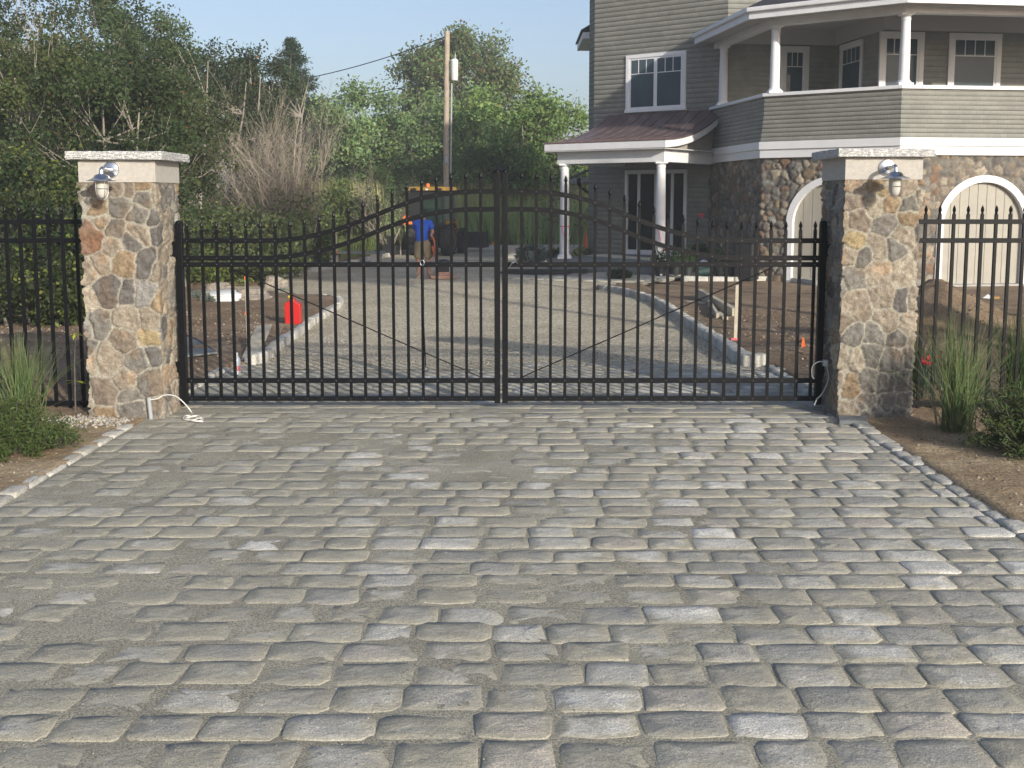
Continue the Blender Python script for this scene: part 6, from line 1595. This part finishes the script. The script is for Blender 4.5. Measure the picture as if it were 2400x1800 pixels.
# head with face, ears
hc = Vector(mp(.01, .30, 1.62)); bm = bmesh.new(); bmesh.ops.create_uvsphere(bm, u_segments=24, v_segments=18, radius=1)
tilt = Matrix.Rotation(R(-24), 3, 'X')
for v in bm.verts:
    c = v.co; x, y, z = c.x*.077, c.y*.096, c.z*.118
    if c.y > .3 and c.z < .25: y += .006*(1-abs(c.x))           # muzzle and chin
    if c.z < -.2: x *= 1-.28*(-c.z-.2); y *= 1-.10*(-c.z)
    if c.y > .86 and abs(c.x) < .25 and -.35 < c.z < .15: y += .020  # nose
    if c.y > .75 and .25 < abs(c.x) < .55 and .0 < c.z < .25: y -= .009     # eye sockets
    if c.y > .8 and abs(c.x) < .35 and -.62 < c.z < -.48: y += .005    # lips
    v.co = tilt @ Vector((x, y, z))+hc
me = bpy.data.meshes.new('head'); bm.to_mesh(me); bm.free(); me.polygons.foreach_set('use_smooth', np.ones(len(me.polygons), bool)); hd = link('head', me, man, M['skin'])
mb = MB()
for sg in (-1, 1):
    mb.lathe(hc+tilt @ Vector((sg*.077, -.005, -.005)), [(.012, -.008), (.020, -.004), (.022, .004), (.012, .008)], 10, rot=Matrix.Rotation(math.pi/2, 3, 'Y'))
mb.build('ears', M['skin'], hd, smooth=True)
bm = bmesh.new(); bmesh.ops.create_icosphere(bm, subdivisions=4, radius=1); rr = random.Random(8); dele = []
for v in bm.verts:
    c = v.co.copy()
    if (c.y > .35 and c.z < .35) or c.z < -.55: dele.append(v)
    f = 1+rr.uniform(-.02, .05); v.co = tilt @ Vector((c.x*.085*f, c.y*.104*f-.004, c.z*.124*f+.004))+hc
bmesh.ops.delete(bm, geom=dele, context='VERTS'); me = bpy.data.meshes.new('hair'); bm.to_mesh(me); bm.free(); link('hair', me, man, M['hair'])
shirt = skin_obj('t_shirt', [(mp(-.02, -.01, .82), (.185, .14)), (mp(-.03, .03, 1.06), (.168, .13)), (mp(-.03, .10, 1.24), (.195, .135)), (mp(-.02, .165, 1.39), (.178, .11)), (mp(.0, .20, 1.45), .085),
     (mp(.175, .158, 1.375), .082), (mp(.225, .145, 1.20), .074), (mp(-.215, .17, 1.365), .082), (mp(-.215, .28, 1.21), .072)], [(0, 1), (1, 2), (2, 3), (3, 4), (3, 5), (5, 6), (3, 7), (7, 8)], M['blue'], man)
shorts = skin_obj('shorts', [(mp(-.02, .0, .99), (.165, .125)), (mp(-.01, .01, .84), (.165, .130)), (mp(-.12, .005, .76), .118), (mp(-.132, .03, .46), .108), (mp(.10, .02, .76), .118), (mp(.130, .07, .46), .108)], [(0, 1), (1, 2), (2, 3), (1, 4), (4, 5)], M['khaki'], man)
for sx, sy in ((-.12, .0), (.14, .06)):
    mb = MB(); pr = [(-.045, -.10), (.045, -.10), (.052, .05), (.048, .14), (.0, .19), (-.048, .14), (-.052, .05)]
    mb.prism([mp(sx+a, sy+b, -.003) for a, b in pr], (0, 0, .03)); mb.build('shoe', M['shoe'], man)
    mb2 = MB().lathe(mp(sx, sy+.02, .03), [(.048, 0), (.05, .03), (.045, .07), (.043, .10)], 14); mb2.lathe(mp(sx, sy+.09, .025), [(.046, 0), (.044, .025), (.03, .045), (.002, .05)], 14); mb2.build('shoe_upper', M['shoe'], man, smooth=True)
    MB().lathe(mp(sx, sy-.0, .10), [(.046, 0), (.048, .04), (.047, .05)], 12).build('sock', M['whiteplastic'], man, smooth=True)

# unseen trees added right of the frame to shade the far end of the drive
for i, (x, y, h, wd, z0) in enumerate(((9.7, 15.6, 7.0, 2.2, 4.2), (8.3, 12.4, 8.2, 3.4, 5.5), (6.9, 9.3, 8.8, 3.8, 6.8))):
    tree('shadow_caster_tree', ('unseen tree added to shade the drive, %s' % ('nearest the house', 'second from the house', 'nearest the road')[i]), 'tree', x, y, h, wd, z0, GM, nl=15000, ls=.28, ncl=70, tr=.16, seed=700+i, group='unseen trees added to shade the drive', clr=.17, fill=.2, zb=0)

# woodland behind the camera, across the road
r = np.random.default_rng(91); n = 26000
ux = r.uniform(-60, 90, n); uy = r.uniform(-62, -56, n); uz_ = (6.5+1.8*fbm(ux*.12, ux*0, 5, 3))*r.random(n)**.8
V, Fc, C = leaves(np.stack([ux, uy, uz_], 1), .8, leafcols(n, (.05, .075, .03), 3, .35), 9, asp=.6)
o = fast('roadside_woodland', V, Fc, M['leaf'], col=C); tag(o, 'woodland across the road behind the photographer', 'woodland', kind='stuff')
# ================================================================== HAZE
m = bpy.data.materials.new('haze_air'); m.use_nodes = True; n = m.node_tree; n.nodes.remove(n.nodes['Principled BSDF'])
pv_ = n.nodes.new('ShaderNodeVolumePrincipled'); pv_.inputs['Density'].default_value = HAZE; pv_.inputs['Color'].default_value = (.86, .92, 1, 1)
n.links.new(pv_.outputs[0], n.nodes['Material Output'].inputs['Volume'])
if HAZE > 0:
    hz = MB().box(-160, 160, -100, 190, -4, 22).build('haze', m); tag(hz, 'thin pale evening haze in the air', 'haze', kind='stuff')
